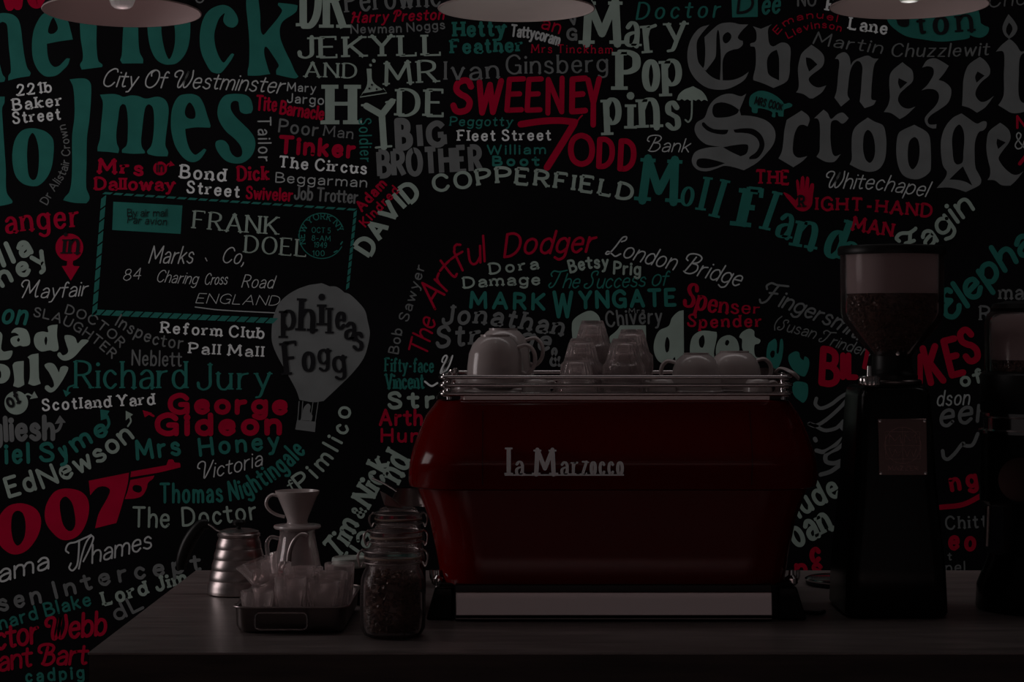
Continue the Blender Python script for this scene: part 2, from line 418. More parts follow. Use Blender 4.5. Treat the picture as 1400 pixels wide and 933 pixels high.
def S(col, w, *paths, smooth=6, extra=0, cap='r', obj=True, name='emblem'):
    bm = bmesh.new()
    for p in paths:
        q = [Vector(a) for a in parse(p)]
        if smooth and len(q) > 2: q = cr(q, smooth)
        sweep(bm, q, [w / 2] * len(q), nextoff() + extra, cap, wall3)
    return link(name, bm, 'ink_' + col, wall, label=cname(col) + ' painted mark')
def outline(s, sx, ox, oy, n=4):
    raw = [q.strip() for q in s.replace(' ', '').split(';') if q.strip()]
    pts = [(Vector((float(q.rstrip('!').split(',')[0]) / sx + ox, float(q.rstrip('!').split(',')[1]) / sx + oy)), q.endswith('!')) for q in raw]
    N = len(pts); out = []
    for i in range(N):
        p1, c1 = pts[i]; p2, c2 = pts[(i + 1) % N]; p0 = pts[i - 1][0]; p3 = pts[(i + 2) % N][0]
        if c1: p0 = p1 * 2 - p2
        if c2: p3 = p2 * 2 - p1
        d = (p2 - p1).length + 1e-6
        m1 = (p2 - p0) * (d / ((p1 - p0).length + d)); m2 = (p3 - p1) * (d / ((p3 - p2).length + d))
        if c1 and c2: out.append(p1); continue
        for k in range(n):
            t = k / n; t2 = t * t; t3 = t2 * t
            out.append(p1 * (2 * t3 - 3 * t2 + 1) + m1 * (t3 - 2 * t2 + t) + p2 * (-2 * t3 + 3 * t2) + m2 * (t3 - t2))
    return out
def tess(bm, loops, off, to3=wall3):
    vl = [[Vector((p.x, p.y, 0)) for p in l] for l in loops]
    flat = [p for l in loops for p in l]
    vs = [bm.verts.new(to3(p, off)) for p in flat]
    for tri in tessellate_polygon(vl):
        try: bm.faces.new([vs[i] for i in tri])
        except ValueError: pass
def Z(col, sx, ox, oy, *glyphs, extra=0, name='lettering'):
    """each glyph: outline or (outline, hole, hole..)"""
    bm = bmesh.new()
    for g in glyphs:
        if isinstance(g, str): g = (g,)
        tess(bm, [outline(s, sx, ox, oy) for s in g], nextoff() + extra)
    bmesh.ops.recalc_face_normals(bm, faces=bm.faces)
    # face the room
    for f in bm.faces:
        if f.normal.y > 0: f.normal_flip()
    return link(name, bm, 'ink_' + col, wall, label=cname(col) + (' lettering' if name == 'lettering' else ' painted shape'))
# ------------------------------------------------------------------ the painted words, large traced ones first
s7 = 6.6667
Z('teal', s7, 0, 0,
 '-60,140;0,122;60,120;120,135;165,175;190,250;205,380;225,520;250,620;280,665;270,695!;160,712;75,735!;78,690;98,660;95,560;80,420;72,300;60,220;20,200;-10,230;-20,350;-18,480;0,590;25,680;48,712;40,745!;-100,765!;-100,100!',
 ('470,90;390,130;340,200;305,290;292,400;300,530;340,630;400,690;450,700;520,685;580,635;620,590;638,535!;610,532;580,560;540,600;495,610;455,570;435,500;428,400!;530,380;665,360!;640,260;615,180;560,110', '485,160;510,200;528,260;500,300;460,310;438,290;450,230'),
 '700,40!;725,180;735,350;755,480;752,550;730,590;745,635!;930,612!;935,590;900,560;885,480;880,350;885,180;890,40!',
 '1125,-60!;1125,200;1115,400;1110,500;1095,550!;1115,580!;1305,578!;1305,540;1275,480;1262,350;1258,-60!')
Z('teal', s7, 200, 0,
 ('10,180;20,350;50,470;100,550;160,585;210,590;270,580;330,530;375,450;398,340;402,200;390,60;300,-60;200,-80;100,-60;30,40', '140,190;140,300;155,400;180,490;208,540;235,500;260,400;262,280;250,190;245,60;200,0;150,60'),
 '700,45;610,70;550,120;510,200;490,300;488,400;505,490;540,570;590,650;640,670;680,665;730,610;780,540;802,495!;780,488;750,520;710,570;690,560;660,510;630,420;620,320;640,230;670,160;715,120;705,160;705,200;740,240;790,252;825,230;838,190;820,130;770,70',
 '910,-20!;912,80;925,200;938,350;940,500;935,600;925,640;925,690!;1020,690;1130,675!;1115,640;1095,570;1075,490;1080,430;1100,430;1150,500;1190,560;1208,600;1185,640;1185,680!;1290,705;1360,715;1388,700!;1355,650;1320,570;1280,490;1240,400;1220,330;1220,250;1250,190;1340,130;1370,100;1380,50!;1340,40;1205,25!;1200,45;1235,85;1235,110;1180,190;1120,260;1070,318;1050,300;1040,240;1040,150;1020,-20!')
Z('teal', 4.912, 0, 100,
 '-60,155!;0,158;32,158!;30,200;15,235;20,350;30,500;40,650;45,800;85,860!;80,875;0,893;-60,900!',
 ('215,370;150,385;105,440;85,520;85,610;105,690;150,740;210,760;260,755;310,710;345,640;360,540;358,450;330,410;290,385', '220,402;240,430;258,500;262,580;255,670;240,710;218,718;195,690;185,620;182,540;190,450;205,415'),
 '468,42!;550,35;590,45;612,80;610,200;600,320;585,430;582,600;580,770;602,830;598,855;580,875!;500,872;425,855!;435,835;465,800;480,730;485,600;485,420;500,300;500,180;490,90',
 '672,145!;760,140;800,148;830,160;880,150;930,155;980,172;1060,158;1110,180;1132,230;1128,320;1115,420;1112,490;1130,530;1125,560!;1050,558;995,545!;988,525;1015,490;1030,420;1035,300;1025,230;1000,210;980,225;968,270;955,380;948,460;955,500;975,530;970,540!;890,542;820,535!;820,515;850,485;858,420;858,300;845,220;825,208;805,230;795,300;782,400;785,470;800,510;795,538!;730,530;655,525!;655,500;672,440;680,340;690,240;690,190')
Z('teal', s7, 150, 100,
 ('720,190;640,205;595,260;565,350;558,480;570,570;600,670;660,760;720,805;770,812;820,790;860,740;882,700!;860,690;830,715;780,745;740,710;710,640;695,570;688,510!;780,495;915,498!;920,480;885,370;860,290;820,220;770,195', '730,268;765,310;783,370;775,410;740,418;700,400;685,360;700,300'),
 '1120,190;1050,205;1000,270;982,360;1000,440;1060,530;1140,600;1190,660;1208,710;1200,755;1160,768;1120,745;1095,700;1085,660;1050,620;1010,610;970,625;965,670;1000,740;1060,800;1140,825;1220,815;1290,760;1325,680;1322,600;1280,530;1210,460;1140,390;1105,330;1105,280;1130,255;1170,260;1180,300;1190,350;1230,372;1290,365!;1305,330;1300,280;1280,230;1240,200;1180,190')
# blackletter words
Z('dim', s7, 930, 20,
 '265,92!;180,120;110,200;72,300;65,400;85,500;140,590;230,660;330,685;430,678;520,640;590,590;625,520!;570,560;500,590;430,600;340,592;270,555;210,490;165,430;150,320;155,240;190,180',
 ('440,72;360,85;300,130;220,205!;228,330;220,460;205,495!;235,510!;310,410;325,370;330,200;340,140;352,150;362,250;370,400;362,598!;388,598!;385,480;390,410;420,350;480,320;530,310;570,275;570,240!;540,230;525,205;560,150;620,90!;540,88;490,75', '430,160;460,180;465,210;440,250;410,262;390,240;390,195'),
 ('660,105!;735,130!;835,88!;805,120;800,180;815,270;850,290;920,255;975,265;1005,310;1000,450;995,540;970,610;850,670!;760,630;665,598!;665,570;685,480;690,400;680,300;640,290!;638,265;680,250;695,220;690,150', '880,320!;900,400;900,600!;810,550;792,480;795,400;830,345'),
 ('1195,275!;1110,350;1085,420;1072,500;1080,620;1075,680;1055,710!;1120,725;1180,765!;1210,765!;1290,710;1332,645!;1260,665;1200,640;1170,590;1200,550;1290,480;1312,430;1305,370;1260,320', '1145,390!;1190,400;1250,455!;1175,520!;1150,450'))
Z('dim', s7, 1080, 40,
 '410,270!;440,230;500,210;540,250;555,330!;580,290;640,260;710,240;760,265;808,268!;770,320;750,450;740,600;745,640;785,650!;760,690;680,720!;635,660!;645,580;655,430;660,350;640,300;610,290;570,330;545,400;530,520;525,600;545,640!;465,705!;405,625!;425,560;440,400;450,310;440,275',
 ('1025,300!;940,370;910,420;905,520;910,620;895,690;855,755!;920,765;1000,820!;1060,785;1145,705!;1080,725;1020,705;985,650;1000,590;1060,530;1115,480;1125,430;1110,370;1060,330', '990,445!;1070,485!;1005,545!;985,490'))
Z('dim', 7.778, 1220, 0,
 '315,720!;370,640;450,620;520,650;600,700!;550,780;490,850!;560,876;620,936;625,1006;590,1096;500,1166;410,1226;375,1276;390,1321;440,1326;470,1321!;465,1366!;430,1368;380,1346;350,1306;345,1256;390,1196;450,1136;490,1066;490,996;450,956;380,946;310,961!;370,906;420,830;440,780;430,725;380,705',
 ('930,605!;820,680;780,750;755,850;750,930;745,1050;740,1125!;820,1150;900,1200!;990,1140;1080,1020!;1000,1075;940,1082;890,1030;885,980;910,920;960,860;1030,800;1040,740;1020,690;980,640', '905,760!;980,805!;895,880!;880,820'),
 '1240,415!;1160,480;1100,550!;1170,545;1190,600;1185,800;1185,1000;1160,1070;1125,1120!;1200,1165;1260,1200;1330,1205;1440,1180!;1440,1100!;1380,1090;1350,1040;1340,950;1345,800;1350,650;1375,580;1440,550!;1440,520!;1370,550;1320,480;1270,430',
 ('1235,150!;1190,230;1170,300;1190,370;1240,415!;1300,370;1330,300;1300,230', '1240,240!;1270,280;1275,320;1240,385!;1210,340;1215,290'))
Z('dim', s7, 930, 110,
 ('602,120!;555,145;470,122;390,130;310,175;260,240;220,340;150,385;130,450;160,520;230,580;300,597;362,604!;240,615;140,650;105,720;120,780;170,820;250,828;340,800;400,780;480,790;580,820!;700,750;790,660;850,580;868,500;850,430;790,370;700,335;600,320;555,320!;540,270!;570,200',
  '536,268!;470,225;380,200;310,220;292,280;310,330;350,340;450,330;520,300', '215,380!;250,415;310,445;440,450!;420,488;350,490;260,465;205,420;198,390',
  '485,450!;580,437;670,445;740,500;768,580;750,650;700,710;630,720!;630,700;690,655;722,590;700,530;640,490;560,478;500,475', '390,610!;500,590;610,585;620,620;600,670;550,692!;460,650',
  '160,720;230,712;320,730;408,755!;330,785;250,800;180,795;148,765'),
 '1105,275!;970,360!;950,450;940,550;925,650;895,712!;1030,792!;1110,740;1160,690!;1075,705;1030,665;1030,560;1045,480;1080,415;1120,405;1160,420!;1180,360;1165,320')
Z('dim', s7, 1100, 120,
 '172,200!;85,280!;120,285;138,340;138,500;135,580;108,630!;190,675;270,675;330,605!;280,625;255,600;238,500;235,400;245,310;290,295;340,328;370,315;402,278!;350,228;300,240;240,285;210,230',
 ('575,272!;470,350;435,420;428,550;430,650;410,700!;510,750;600,768;680,740;730,660;745,540;740,430;715,345;640,310', '578,385;615,420;640,520;635,630;598,685;560,660;535,580;535,470;550,410'),
 ('1000,338!;870,400;845,450;835,580;850,700;890,790;960,830;1050,830;1140,770;1152,700;1150,560;1140,450;1110,400', '1000,450;1035,480;1048,580;1030,690;985,745;950,700;940,600;955,490'))
Z('dim', 7.778, 1220, 110,
 ('735,350!;640,400;560,500;520,620;515,750;530,880;550,930;580,975;560,1040;470,1145!;600,1140;700,1160;780,1188!;850,1155;930,1110;945,1060;920,1000;885,930;875,800;880,650;920,550;970,530;1000,490;1000,440;960,435;900,460;820,410',
  '710,470;750,520;765,620;755,760;745,870;690,895;655,860;640,740;635,620;660,520', '750,915!;850,1120!;780,1080;700,1060;605,1055!;680,980'),
 ('1145,450!;1030,540;1005,620;1000,750;1020,860;1040,950;1035,1020;1010,1060!;1090,1065;1160,1115;1255,1120!;1320,1060;1395,965!;1340,1000;1280,1000;1200,940;1140,860;1130,820;1180,740;1240,660;1258,600;1240,530;1190,480', '1115,620!;1205,660!;1125,730!;1108,670'))
# red number and its pistol
Z('red', 5.185, 0, 620,
 ('130,355;60,375;0,440;-30,540;0,650;60,705;120,718;190,690;250,620;285,540;290,460;260,400;200,365', '135,408;165,430;182,500;175,590;150,640;122,655;95,620;80,540;85,450;105,415'),
 ('480,250;400,265;350,320;320,400;325,490;370,560;430,610;490,615;560,580;610,500;632,400;620,320;570,270', '470,308;510,350;530,430;535,500;515,545;485,550;450,510;430,430;425,350;445,315'),
 '630,195!;915,138!;905,220;870,350;840,450;825,495!;675,532!;700,430;760,320;780,260;740,235;690,245;640,298!',
 '930,130!;1180,85!;1195,45!;1225,45;1240,65;1275,70;1280,100!;1240,110;1120,138;925,170!',
 ('925,190!;1095,158!;1085,180;1050,210;1040,250;1010,300;960,320;885,325!;905,270', '960,225;1000,235;1005,265;985,280;945,265;940,240'))
# balloon
Z('dim', 4.241, 360, 380,
 '200,65;240,50;265,42!;290,38;320,34!;340,32;385,50!;415,50;440,60;470,85!;500,95;550,140;590,190;605,250;618,320;605,400;580,470;520,550;440,630;350,715!;290,722;210,708!;190,650;130,540;80,450;50,370;50,280;60,220;90,150;140,100',
 '195,825!;305,835!;300,895!;185,880!', '232,760;250,735;262,730;275,745;270,775;285,800;280,830!;215,826!;225,795', name='emblem')
S('dim', 1.2, '409,549 407,576', '414,549 412,576', '435,550 431,577', '428,550 424,577')
for ch, p, h in (('p', '384,450 405,450', 38), ('h', '407,452 431,453', 44), ('i', '437,445 443,445', 44), ('l', '448,456 453,456', 35), ('e', '458,449 472,450', 34), ('a', '470,463 486,464', 34), ('s', '481,478 497,479', 36),
                 ('F', '389,513 411,511', 44), ('o', '413,507 431,507', 38), ('g', '434,498 451,498', 30), ('g', '455,510 474,508', 32)):
    T(ch, 'black', p, h, w=.17, thin=.5, serif=1, extra=.0022)
# umbrella
Z('pale', 5.185, 770, 0, '805,710!;820,670;860,635;905,618;920,612;935,620;980,645;1010,680;1025,718!;1000,708;980,718!;960,705;940,715!;920,708;900,715!;880,705;860,715!;840,703;825,712', name='emblem')
S('pale', 2.4, '946,137 945,161 941,167 937,164')
# tortoise
Z('teal', s7, 930, 20, '630,770;650,730;720,695;800,705;880,745;930,790;950,815;990,805;1020,820;1015,840;960,860;945,870;940,930!;895,925;890,895;870,890;865,935;835,930;838,890;780,865;710,855;705,890;690,900;655,890;650,850;630,830', name='emblem')
T('MRS', 'black', '1031,142 1046,146', 10, w=.16, extra=.0022); T('COOK', 'black', '1050,147 1069,151', (11, 8), w=.16, extra=.0022)
# teal plaque under the right lamp
Z('teal', 1, 0, 0, '1212,5!;1212,24;1216,33;1226,42;1240,50;1262,54;1285,57;1310,55;1325,52;1326,48!;1334,51;1343,51;1350,46;1352,38;1346,35;1341,32!;1338,15;1330,0!', name='emblem')
Z('black', 1, 0, 0, '1225,26!;1243,26!;1242,35;1236,37;1228,34', extra=.0022)
T('t', 'black', '1255,46 1266,45', 26, w=.2, thin=.6, extra=.0022); T('o', 'black', '1275,46 1297,46', 34, w=.2, thin=.5, extra=.0022); T('n', 'black', '1307,44 1332,42', 34, w=.17, thin=.5, serif=1, extra=.0022)
# teal plaque initial
Z('teal', 1, 0, 0, '1000,-8!;1036,-8!;1036,23!;1001,24!', name='emblem')
T('D', 'black', '1006,18 1030,16', 22, w=.17, slant=.2, extra=.0022)
# hand
Z('red', 3.889, 1040, 230, '120,130;150,140;185,172!;195,155;188,70;195,60;203,75;208,118!;215,50;225,42;232,55;232,112!;243,48;252,45;258,60;255,116!;268,82;283,85;277,150;270,200;240,228;200,225;165,190', name='emblem')
T('R', 'black', '1091,283 1101,283', 15, w=.2, serif=1, extra=.0022)
# flask
Z('pale', 5.833, 400, 0, '590,548!;630,548!;640,650;720,715!;700,722!;560,745!;595,670', name='emblem')
S('pale', 1.4, '497,126 492,133 529,127 524,121', smooth=0)
S('pale', 5, '511,83 511.3,83.5'); S('pale', 3.6, '506.5,89 506.8,89.5')
S('black', 2.6, '505,121 505.3,121.3', '508.5,116 508.7,116.3', '515,122 515.2,122.2', extra=.0022)
# big pale word behind the machine
Z('pale', 1, 0, 0, '782,442;790,432;808,425;820,435;824,470;828,500;828,560!;782,560!;784,480', '833,462;840,455;845,450;848,445!;883,445!;884,480;887,495;885,560!;840,560!;838,480')
Z('pale', 4.667, 700, 330, ('1095,440!;1060,450;1020,490;1000,540;940,570;910,630;905,700;930,760;970,782;1010,770;1040,740;1040,840!;1098,840!', '990,610;1005,640;1000,700;985,710;975,670;980,630'))
Z('pale', 5.185, 920, 360, ('310,488!;200,480;140,520;120,600;130,690;150,760;300,760;290,640;305,560;312,520', '215,510;225,560;210,600;190,590;185,540'),
 ('305,640;310,580;340,530;400,510;450,540;470,600;465,630;440,635;380,632!;370,660;380,700;430,760;330,760', '390,545;400,560;385,585;370,575;375,550'),
 '540,465;575,480;580,520;620,545;610,570;580,580;578,640;590,665;615,670!;600,690;570,700;520,660;490,600;490,540;470,525;490,490')
Z('teal', 5.83, 890, 460, ('990,20;1005,60;1000,130;1010,140;1020,120;1030,30;1045,20;1055,60;1050,140;1030,220;1000,260;960,255;930,220;920,140;935,60;960,35', '965,115;985,120;980,165;960,170;950,140'),
 '1100,150;1150,120;1180,130;1190,170;1215,190;1225,160;1255,180;1262,230;1240,300;1220,322;1170,300;1120,250;1095,190', '1130,380;1160,360;1230,370;1250,390;1248,480;1215,530;1180,510;1150,485;1130,450')
# fat pale pair at the far left
Z('pale', 5.833, 0, 420, '-30,190!;5,200;20,230;10,330;30,355;70,350;100,350;90,395;60,420;-30,425!',
 ('90,205;120,170;165,165;215,185;240,250;235,300;190,315;160,308;120,318;90,290;85,255;110,235;150,225;120,205', '148,245;160,262;148,278;136,265'),
 ('460,140!;455,230;468,320;462,345;430,355;400,345;330,355;285,320;270,260;290,210;340,195;385,200;380,160;410,145', '368,235;378,260;368,305;358,290;356,255'),
 '515,230;560,225;600,245;620,290;650,262;690,260;708,270;660,320;600,390;550,422;500,425;460,390;462,368;480,362;500,385;530,375;545,350;530,300',
 ('-30,460;30,458;70,485;82,530;65,580;25,608;-30,600', '-5,500;8,520;8,560;-8,575'),
 '100,465!;120,440;190,430!;190,560;195,620!;150,642;105,630!;115,580', '220,400!;250,380;308,370!;312,560;325,612!;270,628;225,612!;238,560;235,420',
 '355,465;390,445;430,455;455,490;470,520;485,480;520,470;545,485;530,530;490,600;440,665;400,682;360,655;362,630;385,625;410,645;430,630;425,590;390,520')
# circles with words and arrows
def ring(col, cx, cy, r, extra=0):
    bm = bmesh.new(); disc(bm, Vector((cx, cy)), r, nextoff() + extra, wall3, 32); link('emblem', bm, 'ink_' + col, wall)
ring('red', 95, 338.6, 19); Z('red', 5.833, 0, 270, '535,490!;590,490!;580,530;590,548!;635,550!;565,665!;492,548!;530,545;535,530', name='emblem')
T('in', 'black', '85,347 108,347', 30, w=.15, thin=.6, serif=1, slant=.1, extra=.0022)
ring('pale', 22.4, 551, 16.2); T('of', 'black', '12,558 31,549', 18, w=.2, serif=1, extra=.0022)
ring('red', 219, 230.5, 9.5); T('in', 'black', '214,235 224,235', 14, w=.13, extra=.0022)
def arrow(col, shaft, head, w=2.4):
    S(col, w, shaft); Z(col, 1, 0, 0, head, name='emblem')
arrow('pale', '34,541 38,539 43,541', '47,535!;52,544!;41,546!'); arrow('teal', '101,527 94,530 92,536', '86,533!;97,537!;90,543!')
arrow('dim', '72,592 80,588 84,580', '82,568!;90,578!;75,580!', 4); arrow('teal', '143,590 149,580 147,570', '137,560!;150,562!;147,567!;148,572!;138,575!', 4)
arrow('pale', '175,583 179,576 177,569', '172,562!;182,567!;172,575!', 2.4); arrow('red', '210,569 204,566 201,564', '195,561!;208,565!;198,571!', 3); arrow('red', '227,228 231,224 235,223', '233,220!;239,226!;231,228!', 2)
# envelope border
def dash(p0, p1, n, ln, wd, sk=.5):
    bm = bmesh.new(); a = Vector(p0); b = Vector(p1); t = (b - a).normalized(); nn = Vector((t.y, -t.x)); st = (b - a).length / n
    for i in range(n):
        c = a + t * st * (i + .5); off = nextoff()
        q = [c - t * ln / 2 - nn * wd / 2 - t * wd * sk / 2, c + t * ln / 2 - nn * wd / 2 - t * wd * sk / 2, c + t * ln / 2 + nn * wd / 2 + t * wd * sk / 2, c - t * ln / 2 + nn * wd / 2 + t * wd * sk / 2]
        bm.faces.new([bm.verts.new(wall3(v, off)) for v in q])
    link('emblem', bm, 'ink_teal', wall)
dash((140, 264), (488, 287), 24, 11, 3, 1.2); dash((128, 427), (378, 439), 19, 11, 7.5, .9)
dash((142, 268), (129, 432), 10, 14, 6.5, -.9); dash((486, 288), (475, 396), 11, 8, 4, -.9)
Z('teal', 1, 0, 0, '155,276!;249.5,281!;247,320!;153.5,314.6!', name='emblem')
T('By air mail', 'black', '174,296 229,296', 10, w=.11, extra=.0022, sp=8); T('Par avion', 'black', '174,305 228,308', 10, w=.11, slant=.1, extra=.0022)
S('teal', 1.3, *[' '.join('%.1f,%.1f' % (440 + 31 * math.cos(a0 + k * .12), 322.6 + 31 * math.sin(a0 + k * .12)) for k in range(46)) for a0 in (.5,)], smooth=0)
T('NEW YORK NY', 'teal', '418,334 417,317 428,303 442,300 455,305 463,318', 8, w=.16, serif=1)
T('OCT 5', 'teal', '426,318 452,319', 7, w=.14); T('8-AM', 'teal', '426,329 452,330', 7, w=.14); T('1949', 'teal', '429,338 447,339', 7, w=.14); T('100', 'teal', '427,350 444,350', 7, w=.16)
S('teal', 2, '466,334 468,331', '457,345 461,343')
# slab street names
for t, p, h in (('221b', '23,130.5 72,125.4', 14), ('Baker', '17,151 86,144', 15), ('Street', '17,169 84,163', 15), ('Bond', '245,242.5 309,248', 17), ('Street', '254,263 328,270', 15.5),
                ('The Circus', '380,228.6 502,238', 15), ('Fleet Street', '625,192.5 754,191.5', 14), ('Lane', '1159,39 1213,47', 16), ('Reform Club', '219,455 290,459 362,463', 14.5),
                ('Pall Mall', '257,483 361,488', 14), ('Scotland Yard', '57,561.6 212,553', 15)):
    T(t, 'white', p, h, w=.19, serif=1, thin=.85, sp=22)
T('R', 'white', '1128,14 1142,16', 18, w=.2, serif=1)
# thin script street names
for t, p, h, f in (('City Of Westminster', '139,118 207,120 270,121 335,124 386,128', 22, 1.1), ('Bank', '883,207 942,208', 18, 1.2), ('Whitechapel', '1126,257 1166,258 1205,260 1266,269', 21, 1.1),
                   ('London Bridge', '829,348 857,353 882,360 920,369 960,379 1010,392', 23, 1.2), ('Mayfair', '28,407 75,407 119,404', 20, 1.2), ('Victoria', '271,656 315,648 359,636', 20, 1.15), ('W', '598,511 610,512', 26, 1)):
    T(t, 'silver' if t != 'W' else 'white', p, h, w=.085, slant=.3, sw=1, first=f, sp=12)
S('white', 2.6, '581,522 590,528 598,524')
T('ama', 'silver', '-2,797 68,777', 24, w=.12, slant=.25, sw=1, sp=8); T('Thames', 'silver', '96,781 120,772 160,762 208,749', 24, w=.10, slant=.3, sw=1, first=1.5, sp=8)
S('silver', 2.2, '108,778 112,760 118,742 125,733 128,736 122,752 114,768')
# envelope handwriting
for t, p, h in (('Marks', '203,360 263,360', 23), ('Co,', '302,359 333,361', 21), ('84', '168,384 192,382', 15), ('Charing', '213,385 269,389', 16), ('Cross', '279,389 310,389', 15), ('Road', '330,393 373,394', 17), ('ENGLAND', '267,414 381,418', 13)):
    T(t, 'silver', p, h, w=.075, slant=.3, sp=14, jit=.3)
S('grey', 1.4, '281,353 283,357', '267,420 300,424 375,428')
T('FRANK', 'pale', '262,312 320,317 381,321', 24, w=.15, thin=.45, serif=1); T('DOEL', 'pale', '333,345 420,351', 23, w=.15, thin=.45, serif=1)
# pale distressed block
T('D', 'pale', '412,36 438,36', 78, w=.13, thin=.7, serif=1); T('R', 'pale', '443,38 473,38', 78, w=.13, thin=.7, serif=1)
T('JEKYLL', 'pale', '404,79 432,79 607,75', 28, w=.22, thin=.4, serif=1, sp=10); T('AND', 'pale', '415,105 489,107', 20, w=.17, thin=.45, serif=1); T('MR', 'pale', '524,116 601,112', 30, w=.17, thin=.5, serif=1)
T('H', 'pale', '444,170 489,170', 54, w=.24, thin=.4, serif=1); T('DE', 'pale', '541,158 610,159', 36, w=.2, thin=.45, serif=1)
S('pale', 9, '525,201 522,155', '522,157 501,145', '522,157 536,139', smooth=0, name='lettering'); S('pale', 3, '514,202 535,200', '495,144 506,145', '528,140 540,137', smooth=0, name='lettering')
T('DAVID', 'pale', '504,353 527,318 550,288 577,265', 25, w=.26, thin=.9, cap='f', sp=10); T('COPPERFIELD', 'pale', '590,262 640,256 680,250.5 720,252.5 765,258 812,264 866,275', 21, w=.23, thin=.85, serif=.4, sp=14)
for ch, p, h, w_ in (('M', '796,60 850,60', 58, .19), ('a', '853,62 873,63', 48, .15), ('r', '881,73 903,71', 58, .13), ('y', '908,58 940,57', 40, .16), ('P', '841,123 875,123', 52, .22), ('o', '879,123 901,123', 60, .16), ('p', '905,116 933,115', 50, .18),
                  ('p', '826,169 850,168', 50, .17), ('i', '858,176 866,176', 51, .17), ('n', '874,175 902,174', 60, .15), ('s', '910,177 931,176', 56, .15)):
    T(ch, 'pale', p, h, w=w_, thin=.55, serif=1)
T('Tattycoram', 'silver', '698,49 731,53 764,62', 15, w=.18, sp=10)
# teal words
for ch, p, h, w_, sl in (('M', '872,274 927,277', 58, .2, .03), ('o', '929,280 947,282', 38, .14, .05), ('l', '953,287 962,288', 46, .16, .12), ('l', '971,296 981,298', 53, .15, .1), ('F', '1006,309 1036,312', 52, .28, .12), ('l', '1040,313 1050,315', 54, .15, .14),
                     ('a', '1058,322 1079,326', 48, .15, .1), ('n', '1082,336 1113,341', 54, .17, .1), ('d', '1123,348 1148,354', 54, .18, .12), ('e', '1147,362 1170,366', 50, .15, 0), ('s', '1170,370 1188,373', 40, .2, 0)):
    T(ch, 'teal', p, h, w=w_, thin=.5, serif=1, slant=sl)
for t, p, h, kw in (('Hetty', '619,50 692,48', 20, dict(w=.24, thin=.8, serif=.6)), ('Feather', '615,73 716,70', 18, dict(w=.24, thin=.8, serif=.6)), ('Peggotty', '614,172 701,172', 12, dict(w=.16, serif=.8, slant=.1)),
                    ('William', '665,211 747,210', 12, dict(w=.19)), ('Boot', '672,226 738,226', 11.5, dict(w=.28, sp=22)), ('Doctor', '869,26 984,23', 22, dict(w=.15, slant=.2, thin=.7, sp=34)), ('ee', '1041,19 1066,17', 26, dict(w=.15, slant=.2)),
                    ('Soldier', '491,162 493,222', 16, dict(w=.12, sp=24)), ('The Success of', '750,393 820,394 912,390', 19, dict(w=.10, slant=.3, sw=1, sp=8, first=1.2)), ('MARK', '641,420 746,423', 20, dict(w=.24, sp=24)),
                    ('W', '756,433 783,433', 33, dict(w=.16)), ('YNGATE', '791,421 925,417', 21, dict(w=.24, sp=16)), ('Fifty-face', '526,508 593,509', 18, dict(w=.14, serif=.6, sp=18)), ('Vincent', '527,532 580,531', 20, dict(w=.15, serif=.6, sp=16)),
                    ('Richard', '101,531 257,531', 37, dict(w=.12, thin=.6, serif=.8, sp=14)), ('Jury', '268,533 371,533', 35, dict(w=.12, thin=.6, serif=.8, sp=18)), ('iel', '7,633 41,632', 25, dict(w=.2, sp=26)), ('Syme', '53,630 88,628 108,615 130,602 150,592', 23, dict(w=.22)),
                    ('Mrs', '186,628 248,621', 24, dict(w=.2, sp=24)), ('Honey', '272,623 320,618 383,613', 22, dict(w=.2, sp=24)), ('Thomas Nightingale', '219,687 295,686 335,680 362,665 392,643 418,618', 25, dict(w=.15, sp=24)),
                    ('nard Blake', '0,861 55,845 126,827', 17, dict(w=.18, sp=16)), ('cadpig', '35,933 116,927', 16, dict(w=.2, sp=30)), ('on', '1,441 36,443', 26, dict(w=.18, slant=.2)), ('Elepha', '1294,440 1320,421 1345,396 1375,369 1416,338', 36, dict(w=.2, slant=.15, sw=1, sp=4))):
    T(t, 'teal', p, h, **kw)
S('teal', 9, '641,640 636,639')
